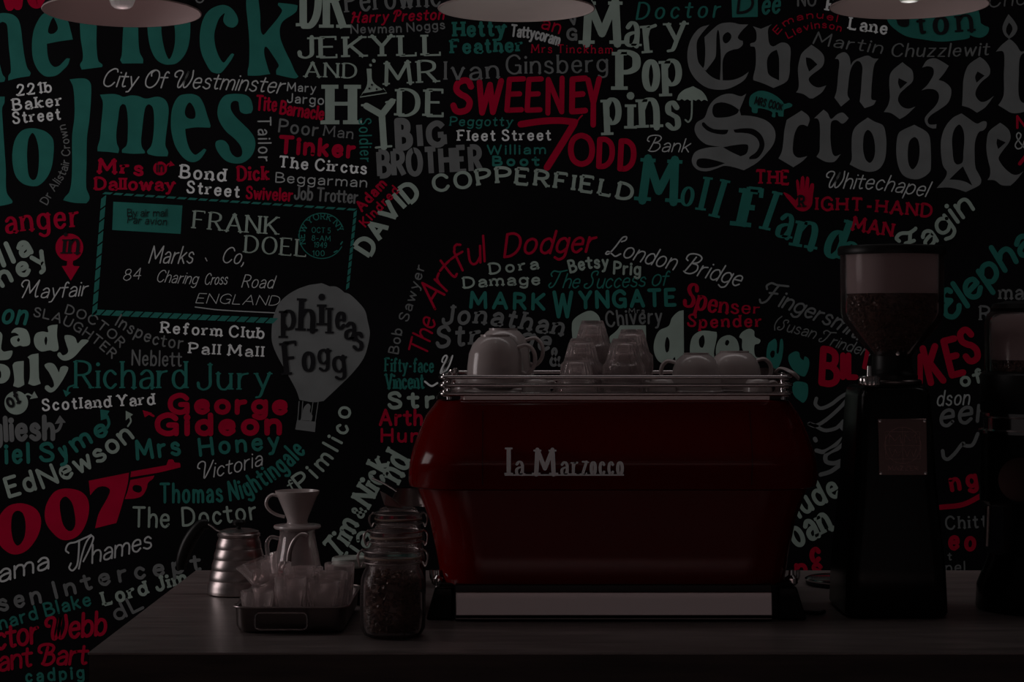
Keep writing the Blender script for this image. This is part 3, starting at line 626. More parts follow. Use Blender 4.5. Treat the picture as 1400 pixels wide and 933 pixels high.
# red words
for ch, p, h, w_, sl in (('S', '615,153 645,153', 43, .2, .12), ('W', '649,155 684,153', 42, .19, .15), ('E', '690,151 716,150', 42, .17, .12), ('E', '718,151 741,150', 42, .17, .1), ('N', '747,155 770,153', 46, .15, .1), ('E', '779,153 803,151', 44, .18, .1), ('Y', '802,172 820,170', 62, .12, .12),
                     ('O', '777,225 814,224', 39, .2, 0), ('D', '816,228 839,227', 37, .2, .08), ('D', '845,231 868,231', 38, .2, .05)):
    T(ch, 'red', p, h, w=w_, slant=sl)
S('red', 9, '712,170 740,166 765,165 786,167', name='lettering'); S('red', 9.5, '785,169 768,197 748,229', name='lettering'); S('red', 2, '788,168 792,162 796,158')
for t, p, h, kw in (('Mrs', '132,236 160,237 198,240', 18, dict(w=.26, serif=.6, thin=.8)), ('Dalloway', '128,259 240,260', 16, dict(w=.24, serif=.6, thin=.8, sp=8)), ('Dick', '324,247 368,246', 19, dict(w=.2, thin=.8, serif=.4)), ('Swiveler', '336,271 400,275', 16, dict(w=.18, sp=10)),
                    ('Tite', '350,150 378,152', 19, dict(w=.16, sp=18)), ('Barnacle', '382,155 442,164', 17, dict(w=.18, sp=12)), ('Tinker', '380,208 486,215', 21, dict(w=.26, sp=14)), ('Harry Preston', '480,31 540,29 607,26', 14, dict(w=.17, slant=.2, sw=1, sp=16)),
                    ('Mrs Tinckham', '726,72 838,73', 11, dict(w=.13, serif=.8, sp=30)), ('Adam', '494,290 529,252', 13, dict(w=.24)), ('Kindred', '499,311 546,261', 11.5, dict(w=.2, sp=24)), ('THE', '1032,251 1080,252', 18, dict(w=.2, serif=.8)),
                    ('IGHT-HAND', '1114,287 1181,289 1275,297', 17, dict(w=.2, serif=.6, sp=18)), ('MAN', '1163,314 1221,324', 18, dict(w=.2, serif=.6)), ('Emanuel', '1062,48 1076,34 1100,26 1122,25 1145,30', 9, dict(w=.17, sp=20)), ('Lievinson', '1077,53 1100,42 1126,38 1150,43', 9, dict(w=.17, sp=20)),
                    ('Spenser', '932,417 958,424 985,428 1040,429', (33, 13), dict(w=.17, thin=.6, serif=.4, slant=.05, sp=12)), ('Spender', '938,445 960,448 993,447 1042,447', 16, dict(w=.2, thin=.8, serif=.4, sp=22)),
                    ('The', '582,490 588,466 596,438', 25, dict(w=.11, slant=.2, sp=10)), ('Artful', '594,424 609,401 622,380 640,365 664,357', 34, dict(w=.095, slant=.25, sp=10)), ('Dodger', '688,352 720,347 760,346 812,344', 30, dict(w=.12, slant=.3, sp=12)),
                    ('George', '228,564 310,564 395,565', 23, dict(w=.3, sp=8)), ('Gideon', '210,593 300,593 387,592', 25, dict(w=.3, sp=10)), ('anger', '7,319 53,314 110,310', 31, dict(w=.16, thin=.7, serif=.6, sp=20)), ('Arth', '518,581 578,581', 20, dict(w=.2)), ('Hunt', '520,604 590,604', 17, dict(w=.2, sp=20)),
                    ('ctor Webb', '-6,889 60,877 146,867', 31, dict(w=.15, slant=.15, sw=1, sp=4)), ('ant Bart', '-2,918 50,910 119,908', 27, dict(w=.15, slant=.15, sw=1, sp=4)), ('B', '1120,523 1146,527', 46, dict(w=.2, slant=-.1)), ('IL', '1150,516 1172,516', 30, dict(w=.26)),
                    ('L', '1180,502 1190,504', 24, dict(w=.24)), ('I', '1256,523 1260,523', 36, dict(w=.2)), ('K', '1270,524 1292,520', 48, dict(w=.19, slant=-.05)), ('E', '1299,514 1319,509', 48, dict(w=.19)), ('S', '1320,497 1342,490', 44, dict(w=.2)),
                    ('ng', '1299,671 1338,664', 22, dict(w=.26, sp=30)), ('eo', '1296,750 1334,752', 24, dict(w=.24, sp=30)), ('c', '1107,768 1122,768', 26, dict(w=.25)), ('ns', '1086,790 1126,789', 26, dict(w=.22)), ('N', '1389,175 1404,175', 16, dict(w=.2)), ('wo', '4,10 62,5', 40, dict(w=.3)), ('an', '739,38 765,46', 18, dict(w=.12))):
    T(t, 'red', p, h, **kw)
S('red', 7, '1285,694 1317,690 1345,676'); S('red', 5, '1394,224 1402,214')
# grey words
for t, c, p, h, kw in (('Mary', 'grey', '392,124 432,126', 11, dict(w=.15)), ('Jargo', 'grey', '392,140 443,143', 12, dict(w=.15)), ('Tailor', 'grey', '353,160 354,221', 17, dict(w=.12, sp=26)), ('Poor', 'dim', '380,180 435,186', 17, dict(w=.16)), ('Man', 'dim', '441,185 483,190', 14, dict(w=.13, serif=.6)),
                       ('Beggarman', 'grey', '376,249 502,256', 13, dict(w=.13, sp=14)), ('Job Trotter', 'dim', '402,272 489,278', 17, dict(w=.16, sp=12)), ('Dr Alistair Crown', 'dim', '64,281 74,263 89,240 94.5,222 95,198 89,170', 11, dict(w=.14, sp=12)),
                       ('Perowne', 'dim', '472,17 530,12 604,8', 32, dict(w=.13, thin=.7, serif=.8, sp=18)), ('Newman Noggs', 'dim', '479,45.5 546,44 609,39', 11.5, dict(w=.17, sp=16)), ('Ivan', 'dim', '606,109 645,109 684,106', 25, dict(w=.15, thin=.7, serif=.6)), ('Ginsberg', 'dim', '691,101 760,100 832,98', 25, dict(w=.13, thin=.7, serif=.4)),
                       ('B', 'dim', '542,202 563,201', 36, dict(w=.26)), ('IG', 'dim', '571,200 612,197', 29, dict(w=.28, cap='f')), ('BROTHER', 'dim', '517,241 590,237 660,233', 33, dict(w=.22, cap='f', sp=10)), ('G', 'dim', '774,54 790,54', 14, dict(w=.28)), ('v', 'dim', '779,34 790,32', 14, dict(w=.25)),
                       ('NO', 'dim', '1090,8 1116,8', 18, dict(w=.15)), ('Martin', 'dim', '1110,59 1146,65 1206,73', 16, dict(w=.15, slant=.2, thin=.6, sp=14)), ('Chuzzlewit', 'dim', '1217,77 1297,77 1352,75', 17, dict(w=.15, slant=.2, thin=.6, sp=14)), ('Cho', 'dim', '1351,10 1402,6', 20, dict(w=.10, sw=1, slant=.2)),
                       ('Fagin', 'pale', '1230,350 1262,342 1285,326 1308,305 1333,284', 30, dict(w=.17, slant=.1, sw=1, sp=8)), ('man', 'dim', '1365,409 1415,409', 19, dict(w=.16, serif=.8)), ('Re', 'dim', '1338,438 1372,438', 19, dict(w=.16, serif=.8)),
                       ('Bob', 'dim', '544,485 550,450', 13, dict(w=.16)), ('Sawyer', 'dim', '557,441 569,404 581,364', 13, dict(w=.15)), ('Dora', 'pale', '668,375 738,367', 14, dict(w=.2, serif=.8, sp=22)), ('Damage', 'pale', '632,394 690,390 740,389', 14, dict(w=.2, serif=.8, sp=14)), ('Betsy', 'pale', '779,373 805,367 832,366', 16, dict(w=.2)), ('Prig', 'pale', '838,374 876,376', 16, dict(w=.2)),
                       ('Jonathan', 'dim', '602,443 665,443 725,452 770,459', 24, dict(w=.19, serif=.8, slant=.15, sp=18)), ('Strange', 'dim', '594,475 650,471 700,472 752,480', 27, dict(w=.19, serif=.6, slant=.15, sp=18)), ('&', 'dim', '751,500 766,500', 23, dict(w=.17)), ('Mrs', 'dim', '859,428 882,428', 6, dict(w=.2)), ('Chivery', 'dim', '829,447 865,443 905,442', 20, dict(w=.14, sp=20)),
                       ('Fingersmith', 'dim', '1040,413 1059,417 1082,425 1113,438 1142,449 1182,470', 22, dict(w=.13, slant=.25, sw=1, first=1.3, sp=8)), ('(Susan Trinder)', 'dim', '1056,449 1086,456 1109,462 1128,470 1188,489', 15, dict(w=.11, slant=.25, sw=1, first=1.2, sp=10)), ('of', 'pale', '1313,529 1345,521', 17, dict(w=.25)), ('dson', 'grey', '1280,555 1325,553', 20, dict(w=.11, slant=.2)),
                       ('eer', 'dim', '1283,584 1350,574', 32, dict(w=.15, slant=.25, sp=10)), ('lude', 'pale', '1092,708 1120,691 1150,676', 30, dict(w=.18, sp=18)), ('oan', 'pale', '1087,749 1140,723', 38, dict(w=.17, serif=.4)), ('Chitt', 'dim', '1292,724 1350,721', 17, dict(w=.16, serif=.5, sp=24)), ('t', 'dim', '1296,766 1301,766', 10, dict(w=.2)), ('nel', 'dim', '1292,783 1320,782', 14, dict(w=.15)),
                       ('Str', 'pale', '529,558 596,556', 20, dict(w=.26, sp=24)), ('Tim', 'pale', '460,768 476,748 490,716', 29, dict(w=.18, serif=.4, slant=.15)), ('&', 'pale', '494,711 501,698', 17, dict(w=.2)), ('Nick', 'pale', '505,697 522,662 533,633', 30, dict(w=.2, serif=.4, slant=.15)), ('nd', 'pale', '546,663 561,630', 36, dict(w=.16, serif=.4, slant=.1)), ('ria', 'pale', '482,778 512,735', 30, dict(w=.15)),
                       ('Pimlico', 'pale', '411,672 432,655 452,631 466,608 476,585 479,556', 22, dict(w=.17, sp=30)), ('f', 'pale', '398,672 405,668', 14, dict(w=.15)), ('The', 'pale', '181,720 232,721', 26, dict(w=.13)), ('Doctor', 'pale', '249,719 300,716 352,709', 24, dict(w=.14, sp=20)), ('Inspector', 'dim', '157,444 185,460 215,472 250,477', 16, dict(w=.14, sp=20)), ('Neblett', 'dim', '180,499 248,501', 20, dict(w=.12, sp=20)),
                       ('DOCTOR', 'dim', '88,428 106,434 127,444 147,459 165,476', 12, dict(w=.17)), ('SLAUGHTER', 'dim', '45,432 75,439 103,452 127,468 154,491', 12, dict(w=.17)), ('lla', 'pale', '2,364 24,355 46,343', 26, dict(w=.26, sp=24)), ('nney', 'pale', '-22,408 15,384 41,373 68,356', 25, dict(w=.24, sp=18)), ('gliesh', 'dim', '-14,603 30,601 75,600', 30, dict(w=.22, sp=10)),
                       ('Ed', 'pale', '11,680 51,668', 25, dict(w=.2)), ('Newson', 'pale', '57,668 85,657 110,646 135,633 160,616 184,597', 25, dict(w=.19, sp=10)), ('sen', 'dim', '-1,836 58,823', 22, dict(w=.2, sp=30)), ('Intercept', 'dim', '75,818 110,809 154,797 190,791 276,779', 21, dict(w=.22, sp=34)), ('Lord Jim', 'pale', '140,828 180,818 212,809 258,797', 18, dict(w=.24, serif=.5)), ('dL', 'dim', '158,850 198,830', 20, dict(w=.2)),
                       ('o', 'dim', '267,4 280,3', 18, dict(w=.12)), ('&', 'grey', '1387,204 1402,203', 22, dict(w=.08))):
    T(t, c, p, h, **kw)
# large grey script beside the grinder
def vs(s, sx, ox, oy): return ' '.join('%.1f,%.1f' % (a / sx + ox, b / sx + oy) for a, b in parse(s))
S('dim', 5, vs('130,90 125,118 150,138 200,120 250,82 285,66 282,90 240,140 170,200 120,225 92,212 120,222 170,246 225,236 250,215', 3.588, 1080, 520), vs('285,190 258,205 250,228 270,245 290,235', 3.588, 1080, 520), name='lettering')
S('dim', 6, vs('122,288 126,296', 3.588, 1080, 520), vs('130,345 165,352 215,325 265,285 240,330 200,350 175,370 178,400 215,408 255,395', 3.588, 1080, 520), vs('150,464 200,448 250,412', 3.588, 1080, 520), name='lettering')
S('dim', 5, vs('60,375 66,405 84,412 115,385 150,342 156,352 190,350 215,300', 3.217, 1270, 500), name='lettering')
# ------------------------------------------------------------------ counter
CT = .90
D1, D2, XL, XR = 3.37, 4.52, -.752, 1.75
counter = thing('counter', (.5, (D1 + D2) / 2, 0), 'long bar counter with a pinkish grey stone-like top and dark front', 'counter')
def rel(bm, root):
    bmesh.ops.translate(bm, verts=bm.verts, vec=-Vector(root.location))
bm = bmesh.new(); box(bm, XL, XR, D1, D2, CT - .004, CT, .001, 1); rel(bm, counter); link('counter_top', bm, 'counter', counter)
bm = bmesh.new(); box(bm, XL + .002, XR - .002, D1 + .003, D1 + .045, 0, CT - .004); rel(bm, counter); link('front_panel', bm, 'counter_front', counter)
bm = bmesh.new(); box(bm, XL + .002, XL + .04, D1 + .045, D2 - .003, 0, CT - .004); rel(bm, counter); link('side_panel', bm, 'counter_front', counter)
bm = bmesh.new(); box(bm, XR - .04, XR - .002, D1 + .045, D2 - .003, 0, CT - .004); rel(bm, counter); link('side_panel', bm, 'counter_front', counter)
bm = bmesh.new(); box(bm, XL + .04, XR - .04, D2 - .04, D2 - .003, 0, CT - .004); rel(bm, counter); link('back_panel', bm, 'counter_front', counter)

# ------------------------------------------------------------------ espresso machine
MX = .2025
mc = thing('espresso_machine', (MX, 3.95, CT), 'large glossy red espresso machine with chrome cup rails standing on the counter', 'coffee machine')
def mlink(name, bm, m, parent=None, smooth=False, label=None):
    rel(bm, mc)
    return link(name, bm, m, parent or mc, smooth, label)
YB = 4.24
prof_u = [(1.333, .342, 3.768, .05), (1.331, .352, 3.757, .06), (1.322, .359, 3.749, .075), (1.300, .376, 3.738, .095), (1.2595, .393, 3.717, .11), (1.235, .401, 3.706, .115), (1.222, .404, 3.701, .115),
          (1.205, .4075, 3.700, .115), (1.190, .410, 3.709, .115), (1.168, .411, 3.716, .115), (1.160, .409, 3.719, .113), (1.157, .403, 3.726, .11)]
bm = bmesh.new(); loft(bm, [(z, rrect(W, f, YB, r, 10, MX)) for z, W, f, r in prof_u[::-1]]); mlink('upper_shell', bm, 'red', smooth=True)
prof_l = [(1.158, .395, 3.738, .11), (1.1275, .384, 3.738, .11), (1.087, .3685, 3.737, .105), (1.0285, .3555, 3.735, .10), (.985, .3475, 3.735, .095), (.968, .3435, 3.738, .09)]
bm = bmesh.new(); loft(bm, [(z, rrect(W, f, YB - .01, r, 10, MX)) for z, W, f, r in prof_l[::-1]]); mlink('lower_shell', bm, 'red', smooth=True)
def frontz(z):
    pr = prof_u if z > 1.158 else prof_l
    for a, b in zip(pr, pr[1:]):
        if b[0] <= z <= a[0]:
            t = (a[0] - z) / (a[0] - b[0]); return a[2] + (b[2] - a[2]) * t
    return pr[-1][2]
for px in (660, 1027):   # panel gaps either side of the middle panel
    x = (px - 700) / F * 3.72; bm = bmesh.new()
    zs = [1.325, 1.30, 1.2595, 1.235, 1.222, 1.205, 1.19, 1.168]
    for a, b in zip(zs, zs[1:]):
        v = [bm.verts.new((x + dx, frontz(z) - .0006, z)) for z in (a, b) for dx in (-.0008, .0008)]
        bm.faces.new((v[0], v[1], v[3], v[2]))
    mlink('panel_gap', bm, 'seam')
# tray with lip
ZT = 1.334
bm = bmesh.new(); box(bm, MX - .30, MX + .30, 3.775, YB - .02, ZT - .002, ZT + .001); mlink('cup_tray', bm, 'steel')
bm = bmesh.new(); box(bm, P(634, 0, 3.76).x, P(1053, 0, 3.76).x, 3.768, 3.772, ZT - .001, ZT + .0085, .0006, 1); mlink('tray_lip', bm, 'steel')
for x in (P(615, 0, 3.76).x, P(1069, 0, 3.76).x):
    bm = bmesh.new(); box(bm, x - .027, x + .02, 3.772, 3.80, ZT, ZT + .008, .001, 1); mlink('rail_foot', bm, 'black')
xl, xr = P(602, 0, 3.76).x, P(1083, 0, 3.76).x
for zz in (1.3785, 1.3625, 1.3455):
    bm = bmesh.new(); r = .018
    pts = [(x, y, zz) for x, y in rrect((xr - xl) / 2, 3.757, YB - .03, r, 4, (xl + xr) / 2)]
    tube(bm, pts, .0042, 10, closed=True, smooth=0); mlink('cup_rail', bm, 'chrome', smooth=True)
for x in (P(614, 0, 3.77).x, P(1071, 0, 3.77).x):
    for y in (3.775, YB - .045):
        bm = bmesh.new(); lathe(bm, [(0, ZT), (.006, ZT), (.006, 1.385), (.004, 1.388), (0, 1.388)], 12, x, y)
        post = mlink('rail_post', bm, 'chrome', smooth=True)
        bm = bmesh.new()
        for zz in (1.3785, 1.3625, 1.3455): lathe(bm, [(0, zz - .006), (.0105, zz - .006), (.012, zz), (.0105, zz + .006), (0, zz + .006)], 14, x - .004 if x < MX else x + .004, y)
        mlink('rail_clamp', bm, 'chrome', post, True)
# lettering badge on the upper shell
bm = bmesh.new()
def badge3(p, off):
    q = P(p.x, p.y, 3.70); return (q.x, 3.697 - off, q.z)
S3 = [('l', '691,649 700,649', 37, .20), ('a', '704,649 716,649', 27, .2), ('M', '730,649 760,649', 34, .22), ('a', '766,649 777,649', 26, .2), ('r', '782,649 791,649', 26, .2), ('z', '795,649 803,649', 27, .18),
      ('o', '807,649 815,649', 26, .22), ('c', '819,649 827,649', 26, .2), ('c', '831,649 839,649', 26, .2), ('o', '843,649 852,649', 26, .22)]
for ch, p, h, w_ in S3: T(ch, 'white', p, h, w=w_ * .8, thin=.55, serif=1, to3=badge3, bm=bm)
sweep(bm, [Vector((690, 649.6)), Vector((853, 649.6))], [1.1, 1.1], .0, 'f', badge3)
geo = bmesh.ops.extrude_face_region(bm, geom=bm.faces[:])
bmesh.ops.translate(bm, verts=[g for g in geo['geom'] if isinstance(g, bmesh.types.BMVert)], vec=(0, .012, 0))
fixn(bm); mlink('badge', bm, 'chrome', label='chrome script badge')
# base
bm = bmesh.new(); box(bm, P(600, 0, 3.80).x, P(1082, 0, 3.80).x, 3.765, YB - .03, .902, .970, .004, 2); mlink('base_frame', bm, 'black')
bm = bmesh.new(); box(bm, P(621, 0, 3.70).x, P(1059, 0, 3.70).x, 3.735, 3.765, CT + .0005, .972, .002, 1); mlink('plinth', bm, 'blackgloss')
bm = bmesh.new(); box(bm, P(622.5, 0, 3.70).x, P(1058, 0, 3.70).x, 3.726, 3.736, .9125, .9575, .0015, 2); [setattr(v.co, 'y', v.co.y - .004) for v in bm.verts if v.co.z < .935]; mlink('kick_plate', bm, 'satin')
bm = bmesh.new(); box(bm, P(622.5, 0, 3.70).x, P(1058, 0, 3.70).x, 3.730, 3.736, .9045, .9060); mlink('trim_line', bm, 'steel')
for sx, xa, xb in ((-1, 584, 620), (1, 1061, 1099)):
    for y0, nm in ((3.745, 'leg'), (4.12, 'leg')):
        bm = bmesh.new()
        A, B = P(xa, 0, 3.78).x, P(xb, 0, 3.78).x
        box(bm, A, B, y0, y0 + .07, CT, .965, .004, 2)
        for v in bm.verts:
            if v.co.z > .93:
                if sx < 0 and v.co.x < (A + B) / 2: v.co.x += .016
                if sx > 0 and v.co.x > (A + B) / 2: v.co.x -= .018
        mlink(nm, bm, 'blackgloss')
    x = P(606 if sx < 0 else 1075, 0, 3.8).x
    bm = bmesh.new(); lathe(bm, [(0, .962), (.009, .962), (.013, .966), (.013, .976), (.006, .982), (.005, .992), (0, .993)], 16, x + sx * .010, 3.80); c = mlink('tap_collar', bm, 'chrome', smooth=True)
    bm = bmesh.new(); tube(bm, [(x + sx * .012, 3.80, .968), (x + sx * .022, 3.80, .975), (x + sx * .024, 3.80, .992)], .004, 8); mlink('steam_pipe', bm, 'chrome', smooth=True)

# ------------------------------------------------------------------ cups and glasses on the machine
def cup_mesh(h, r, rb):
    """upside-down cup: mouth down at z=0, foot at the top"""
    bm = bmesh.new()
    lathe(bm, [(r - .003, .004), (r, 0), (r + .0005, .004), (r - .001, h * .35), (r * .93, h * .60), (r * .80, h * .80), (rb * 1.15, h * .93), (rb, h * .955), (rb, h), (rb - .004, h), (rb - .006, h - .005), (0, h - .006)], 48)
    lathe(bm, [(0, h - .012), (rb, h - .012), (r * .76, h * .78), (r * .88, h * .6), (r - .006, h * .3), (r - .003, .004)], 48)
    return bm
def handle_mesh(h, r):
    bm = bmesh.new()
    tube(bm, [(r * .96, 0, h * .22), (r * 1.18, 0, h * .18), (r * 1.42, 0, h * .36), (r * 1.42, 0, h * .62), (r * 1.18, 0, h * .78), (r * .82, 0, h * .74)], .0052, 10, smooth=6, sq=(1.3, .8))
    return bm
def make_cup(name, loc, h, r, rb, label, rz=0, group=None):
    t = thing(name, loc, label, 'cup', group, rz)
    link('bowl', cup_mesh(h, r, rb), 'porcelain', t, True); link('handle', handle_mesh(h, r), 'porcelain', t, True)
    return t
def on(px, Y, z): return (P(px, 0, Y).x, Y, z)
ZC = ZT + .0015
def saucer(loc, label, r=.066, group='saucers under the cups on the machine'):
    t = thing('saucer', loc, label, 'saucer', group)
    bm = bmesh.new(); lathe(bm, [(0, .002), (r * .5, 0), (r * .55, .002), (r, .012), (r - .002, .0145), (r * .6, .006), (0, .0055)], 48); fixn(bm); link('plate', bm, 'porcelain', t, True)
    return t
c1 = make_cup('cappuccino_cup', on(677, 3.86, ZC + .030), .097, .0575, .030, 'large white upturned cup at the left end of the machine top, nearest the rail', rz=-.25)
c1s = saucer(on(677, 3.86, ZC), 'white saucer under the large upturned cup at the left end of the machine')
saucer(on(677, 3.86, ZC + .015), 'upper white saucer of the pair under the large upturned cup')
c2 = make_cup('cappuccino_cup', on(688, 4.02, ZC + .045), .095, .058, .030, 'white upturned cup behind the large one, its handle showing at the upper right', rz=-.1)
for k in range(3): saucer(on(688, 4.02, ZC + .015 * k), ('lowest', 'middle', 'top')[k] + ' white saucer of the pile under the rear left cup')
c3 = make_cup('coffee_cup', on(952, 3.86, ZC + .012), .078, .051, .026, 'pinkish white upturned cup at the left of the right-hand pair on the machine', rz=2.8)
c4 = make_cup('coffee_cup', on(1004, 3.93, ZC + .015), .078, .056, .030, 'pinkish white upturned cup at the right of the right-hand pair, before the short handle', rz=.25)
saucer(on(952, 3.86, ZC), 'white saucer under the left cup of the right-hand pair', .056); saucer(on(1004, 3.93, ZC), 'white saucer under the right cup of the right-hand pair', .060)
for i, (px, Y, lb) in enumerate(((733, 3.83, 'low white espresso cup between the left cup and the glass stacks'), (905, 3.83, 'low white espresso cup left of the right-hand cups, behind the rail'),
                            (1036, 3.83, 'low white espresso cup behind the rail at the right end of the machine'), (640, 4.06, 'low white espresso cup at the far left corner of the machine top'))):
    make_cup('espresso_cup', on(px, Y, ZC), .040, .030, .017, lb, rz=(.4, 2.9, .3, 2.6)[i], group='small cups behind the rail')
# spoon handle sticking out at the right
sp = thing('milk_jug', on(1047, 4.0, ZC), 'small steel milk jug tipped towards the right end of the cup rail', 'jug')
bm = bmesh.new(); lathe(bm, [(0, 0), (.022, 0), (.025, .004), (.022, .03), (.018, .048), (.020, .056), (.019, .056), (.017, .048), (.021, .03), (.023, .005), (0, .003)], 24); link('body', bm, 'darksteel', sp, True)
bm = bmesh.new(); tube(bm, [(.018, 0, .046), (.030, -.01, .056), (.050, -.045, .047), (.064, -.03, .036)], .0045, 8, sq=(1.4, .7)); link('handle', bm, 'porcelain', sp, True, label='pale grip')

def flute(n, d): return lambda a, z: 1 + d * math.cos(n * a)
def glass_mesh(h=.095, rt=.037, rb=.026, inv=False, nf=22):
    """straight tumbler with a thick base; flutes on the lower half of the outer wall"""
    bm = bmesh.new()
    def fl(a, z):
        return 1 + (.035 * math.cos(nf * a) if .10 * h < (h - z if inv else z) < .62 * h else 0)
    out = [(rb * .93, 0), (rb, .003), (rb + (rt - rb) * .12, h * .14), (rb + (rt - rb) * .38, h * .38), (rb + (rt - rb) * .58, h * .58), (rt * .985, h * .66), (rt, h * .8), (rt, h - .001)]
    inn = [(rt - .0022, h - .001), (rt - .0026, h * .78), (rb + (rt - rb) * .55 - .004, h * .5), (rb - .003, h * .16), (rb - .006, h * .13)]
    prof = [(0, 0)] + out + inn + [(0, h * .125)]
    if inv: prof = [(r, h - z) for r, z in prof]
    lathe(bm, prof, 64, flute=fl); fixn(bm)
    return bm
gproto = {}
def make_glass(key, loc, label, group, kw):
    if key in gproto: return dup(gproto[key], loc, label, group)
    bm = glass_mesh(**kw); o = link('tumbler', bm, 'glass', None, True)
    o.location = loc; o['label'] = label; o['category'] = 'glass'; o['group'] = group
    gproto[key] = o
    return o
# nested upturned stacks on the machine
ordn = ['bottom', 'second', 'third', 'fourth', 'fifth', 'sixth']
for nm, px, Y, n, z0 in (('front left', 788, 3.83, 1, ZC), ('middle left', 795, 3.93, 3, ZC), ('rear left', 810, 4.04, 5, ZC), ('front right', 853, 3.84, 3, ZC), ('rear right', 864, 3.95, 4, ZC)):
    for k in range(n):
        make_glass('inv', on(px, Y, z0 + .0186 * k), 'clear upturned tumbler, %s of the %s stack on the machine' % (ordn[k] if n > 1 else 'the only one', nm), 'upturned glasses stacked on the machine', dict(h=.082, rt=.044, rb=.0235, inv=True))

# ------------------------------------------------------------------ tray of glasses
tx0, tx1, ty0, ty1 = P(319, 0, 3.58).x, P(474, 0, 3.58).x, 3.575, 3.885
tcx, tcy = (tx0 + tx1) / 2, (ty0 + ty1) / 2
tr = thing('roasting_tin', (tcx, tcy, CT), 'small steel roasting tin with wire handles full of clear glasses', 'tray')
def trl(name, bm, m, smooth=True, label=None): rel(bm, tr); return link(name, bm, m, tr, smooth, label)
W = (tx1 - tx0) / 2
def tsec(z, gr, r): return (z, rrect(W + gr, ty0 - gr, ty1 + gr, r, 6, tcx))
bm = bmesh.new()
loft(bm, [tsec(CT + .050, .0035, .03), tsec(CT + .049, .0005, .028), tsec(CT + .046, -.001, .027), tsec(CT + .014, -.003, .025), tsec(CT + .004, -.008, .022), tsec(CT + .0015, -.016, .018)][::-1], True, False)
loft(bm, [tsec(CT + .0035, -.018, .018), tsec(CT + .006, -.010, .021), tsec(CT + .016, -.005, .024), tsec(CT + .047, -.003, .026), tsec(CT + .0508, .0035, .03)], True, False)
fixn(bm); trl('pan', bm, 'darksteel')
bm = bmesh.new(); tube(bm, [(x, y, CT + .0505) for x, y in rrect(W + .0035, ty0 - .0035, ty1 + .0035, .03, 6, tcx)], .0016, 6, closed=True, smooth=0); trl('rim', bm, 'steel')
hx0, hx1 = P(349, 0, 3.57).x, P(420, 0, 3.57).x
for y in (ty0 - .004, ty1 + .004):
    s = -1 if y < tcy else 1
    pts = [(x, y + s * .004, z) for x, z in [(hx0 + .006, CT + .041), (hx1 - .006, CT + .041), (hx1 - .001, CT + .037), (hx1, CT + .03), (hx1, CT + .017), (hx1 - .002, CT + .012), (hx1 - .008, CT + .0095), (hx0 + .008, CT + .0095), (hx0 + .002, CT + .012), (hx0, CT + .017), (hx0, CT + .03), (hx0 + .001, CT + .037)]]
    bm = bmesh.new(); tube(bm, pts, .0019, 8, closed=True, smooth=0); trl('handle', bm, 'chrome')
names = []
rowlab = ['front', 'second', 'third', 'back']; collab = ['left', 'middle', 'right']
for j in range(4):
    for i in range(3):
        x = tcx + (i - 1) * .0635 + (.006 if j % 2 else -.004); y = ty0 + .046 + j * .0735
        key = ('a', dict(h=.088, rt=.0305, rb=.022)) if (i + j) % 2 == 0 else ('b', dict(h=.096, rt=.030, rb=.024, nf=12))
        if i == 0 and j == 0: key = ('c', dict(h=.070, rt=.0305, rb=.023, nf=20))
        make_glass(key[0], (x, y, CT + .0062), 'clear tumbler, %s one in the %s row of the tin' % (collab[i], rowlab[j]), 'glasses standing in the roasting tin', key[1])
bw = thing('glass_jug', (P(371, 0, 3.75).x - .006, 3.70, CT + .09), 'wide clear glass measuring jug lying on the tumblers at the left of the tin', 'glass')
bm = bmesh.new(); lathe(bm, [(0, 0), (.022, 0), (.026, .004), (.034, .030), (.044, .052), (.0425, .052), (.032, .030), (.024, .007), (0, .005)], 48); fixn(bm); link('body', bm, 'glass', bw, True)
bw.rotation_euler = (0, math.radians(-22), 0); bw.location = (P(366, 0, 3.70).x, 3.69, CT + .078)

# ------------------------------------------------------------------ kettle
KX, KY = P(326.5, 0, 4.12).x, 4.12
kt = thing('gooseneck_kettle', (KX, KY, CT), 'ribbed stainless gooseneck kettle with a black handle at the counter corner', 'kettle')
prof = [(0, 0), (.064, 0), (.0685, .003), (.0692, .008)]
for k in range(5):
    z0 = .010 + k * .0225; ra = .0685 - k * .0050
    prof += [(ra, z0), (ra - .0004, z0 + .008), (ra - .0040, z0 + .0195), (ra - .0052, z0 + .0215)]
prof += [(.0435, .1235), (.0460, .1255), (.0465, .130), (.0445, .1325), (0, .1325)]
bm = bmesh.new(); lathe(bm, prof, 56); fixn(bm); link('body', bm, 'steel', kt, True)
bm = bmesh.new(); lathe(bm, [(0, .1325), (.043, .1325), (.043, .136), (.030, .1400), (0, .1410)], 40); lid = link('lid', bm, 'steel', kt, True)
bm = bmesh.new(); lathe(bm, [(0, .140), (.005, .140), (.005, .147), (.013, .150), (.015, .156), (.012, .160), (0, .161)], 20); link('knob', bm, 'black', lid, True)
bm = bmesh.new(); tube(bm, [(-.030, 0, .134), (-.046, 0, .137), (-.058, 0, .146), (-.068, 0, .151), (-.074, 0, .150)], .0045, 8, sq=(1.6, .6)); link('bracket', bm, 'darksteel', kt, True)
bm = bmesh.new(); tube(bm, [(-.066, 0, .1515), (-.080, 0, .149), (-.094, 0, .134), (-.108, 0, .112), (-.118, 0, .088), (-.124, 0, .066), (-.124, 0, .052)], lambda t: .0075 + .004 * math.sin(t * PI), 12, sq=(1, 1.3)); link('handle', bm, 'black', kt, True)
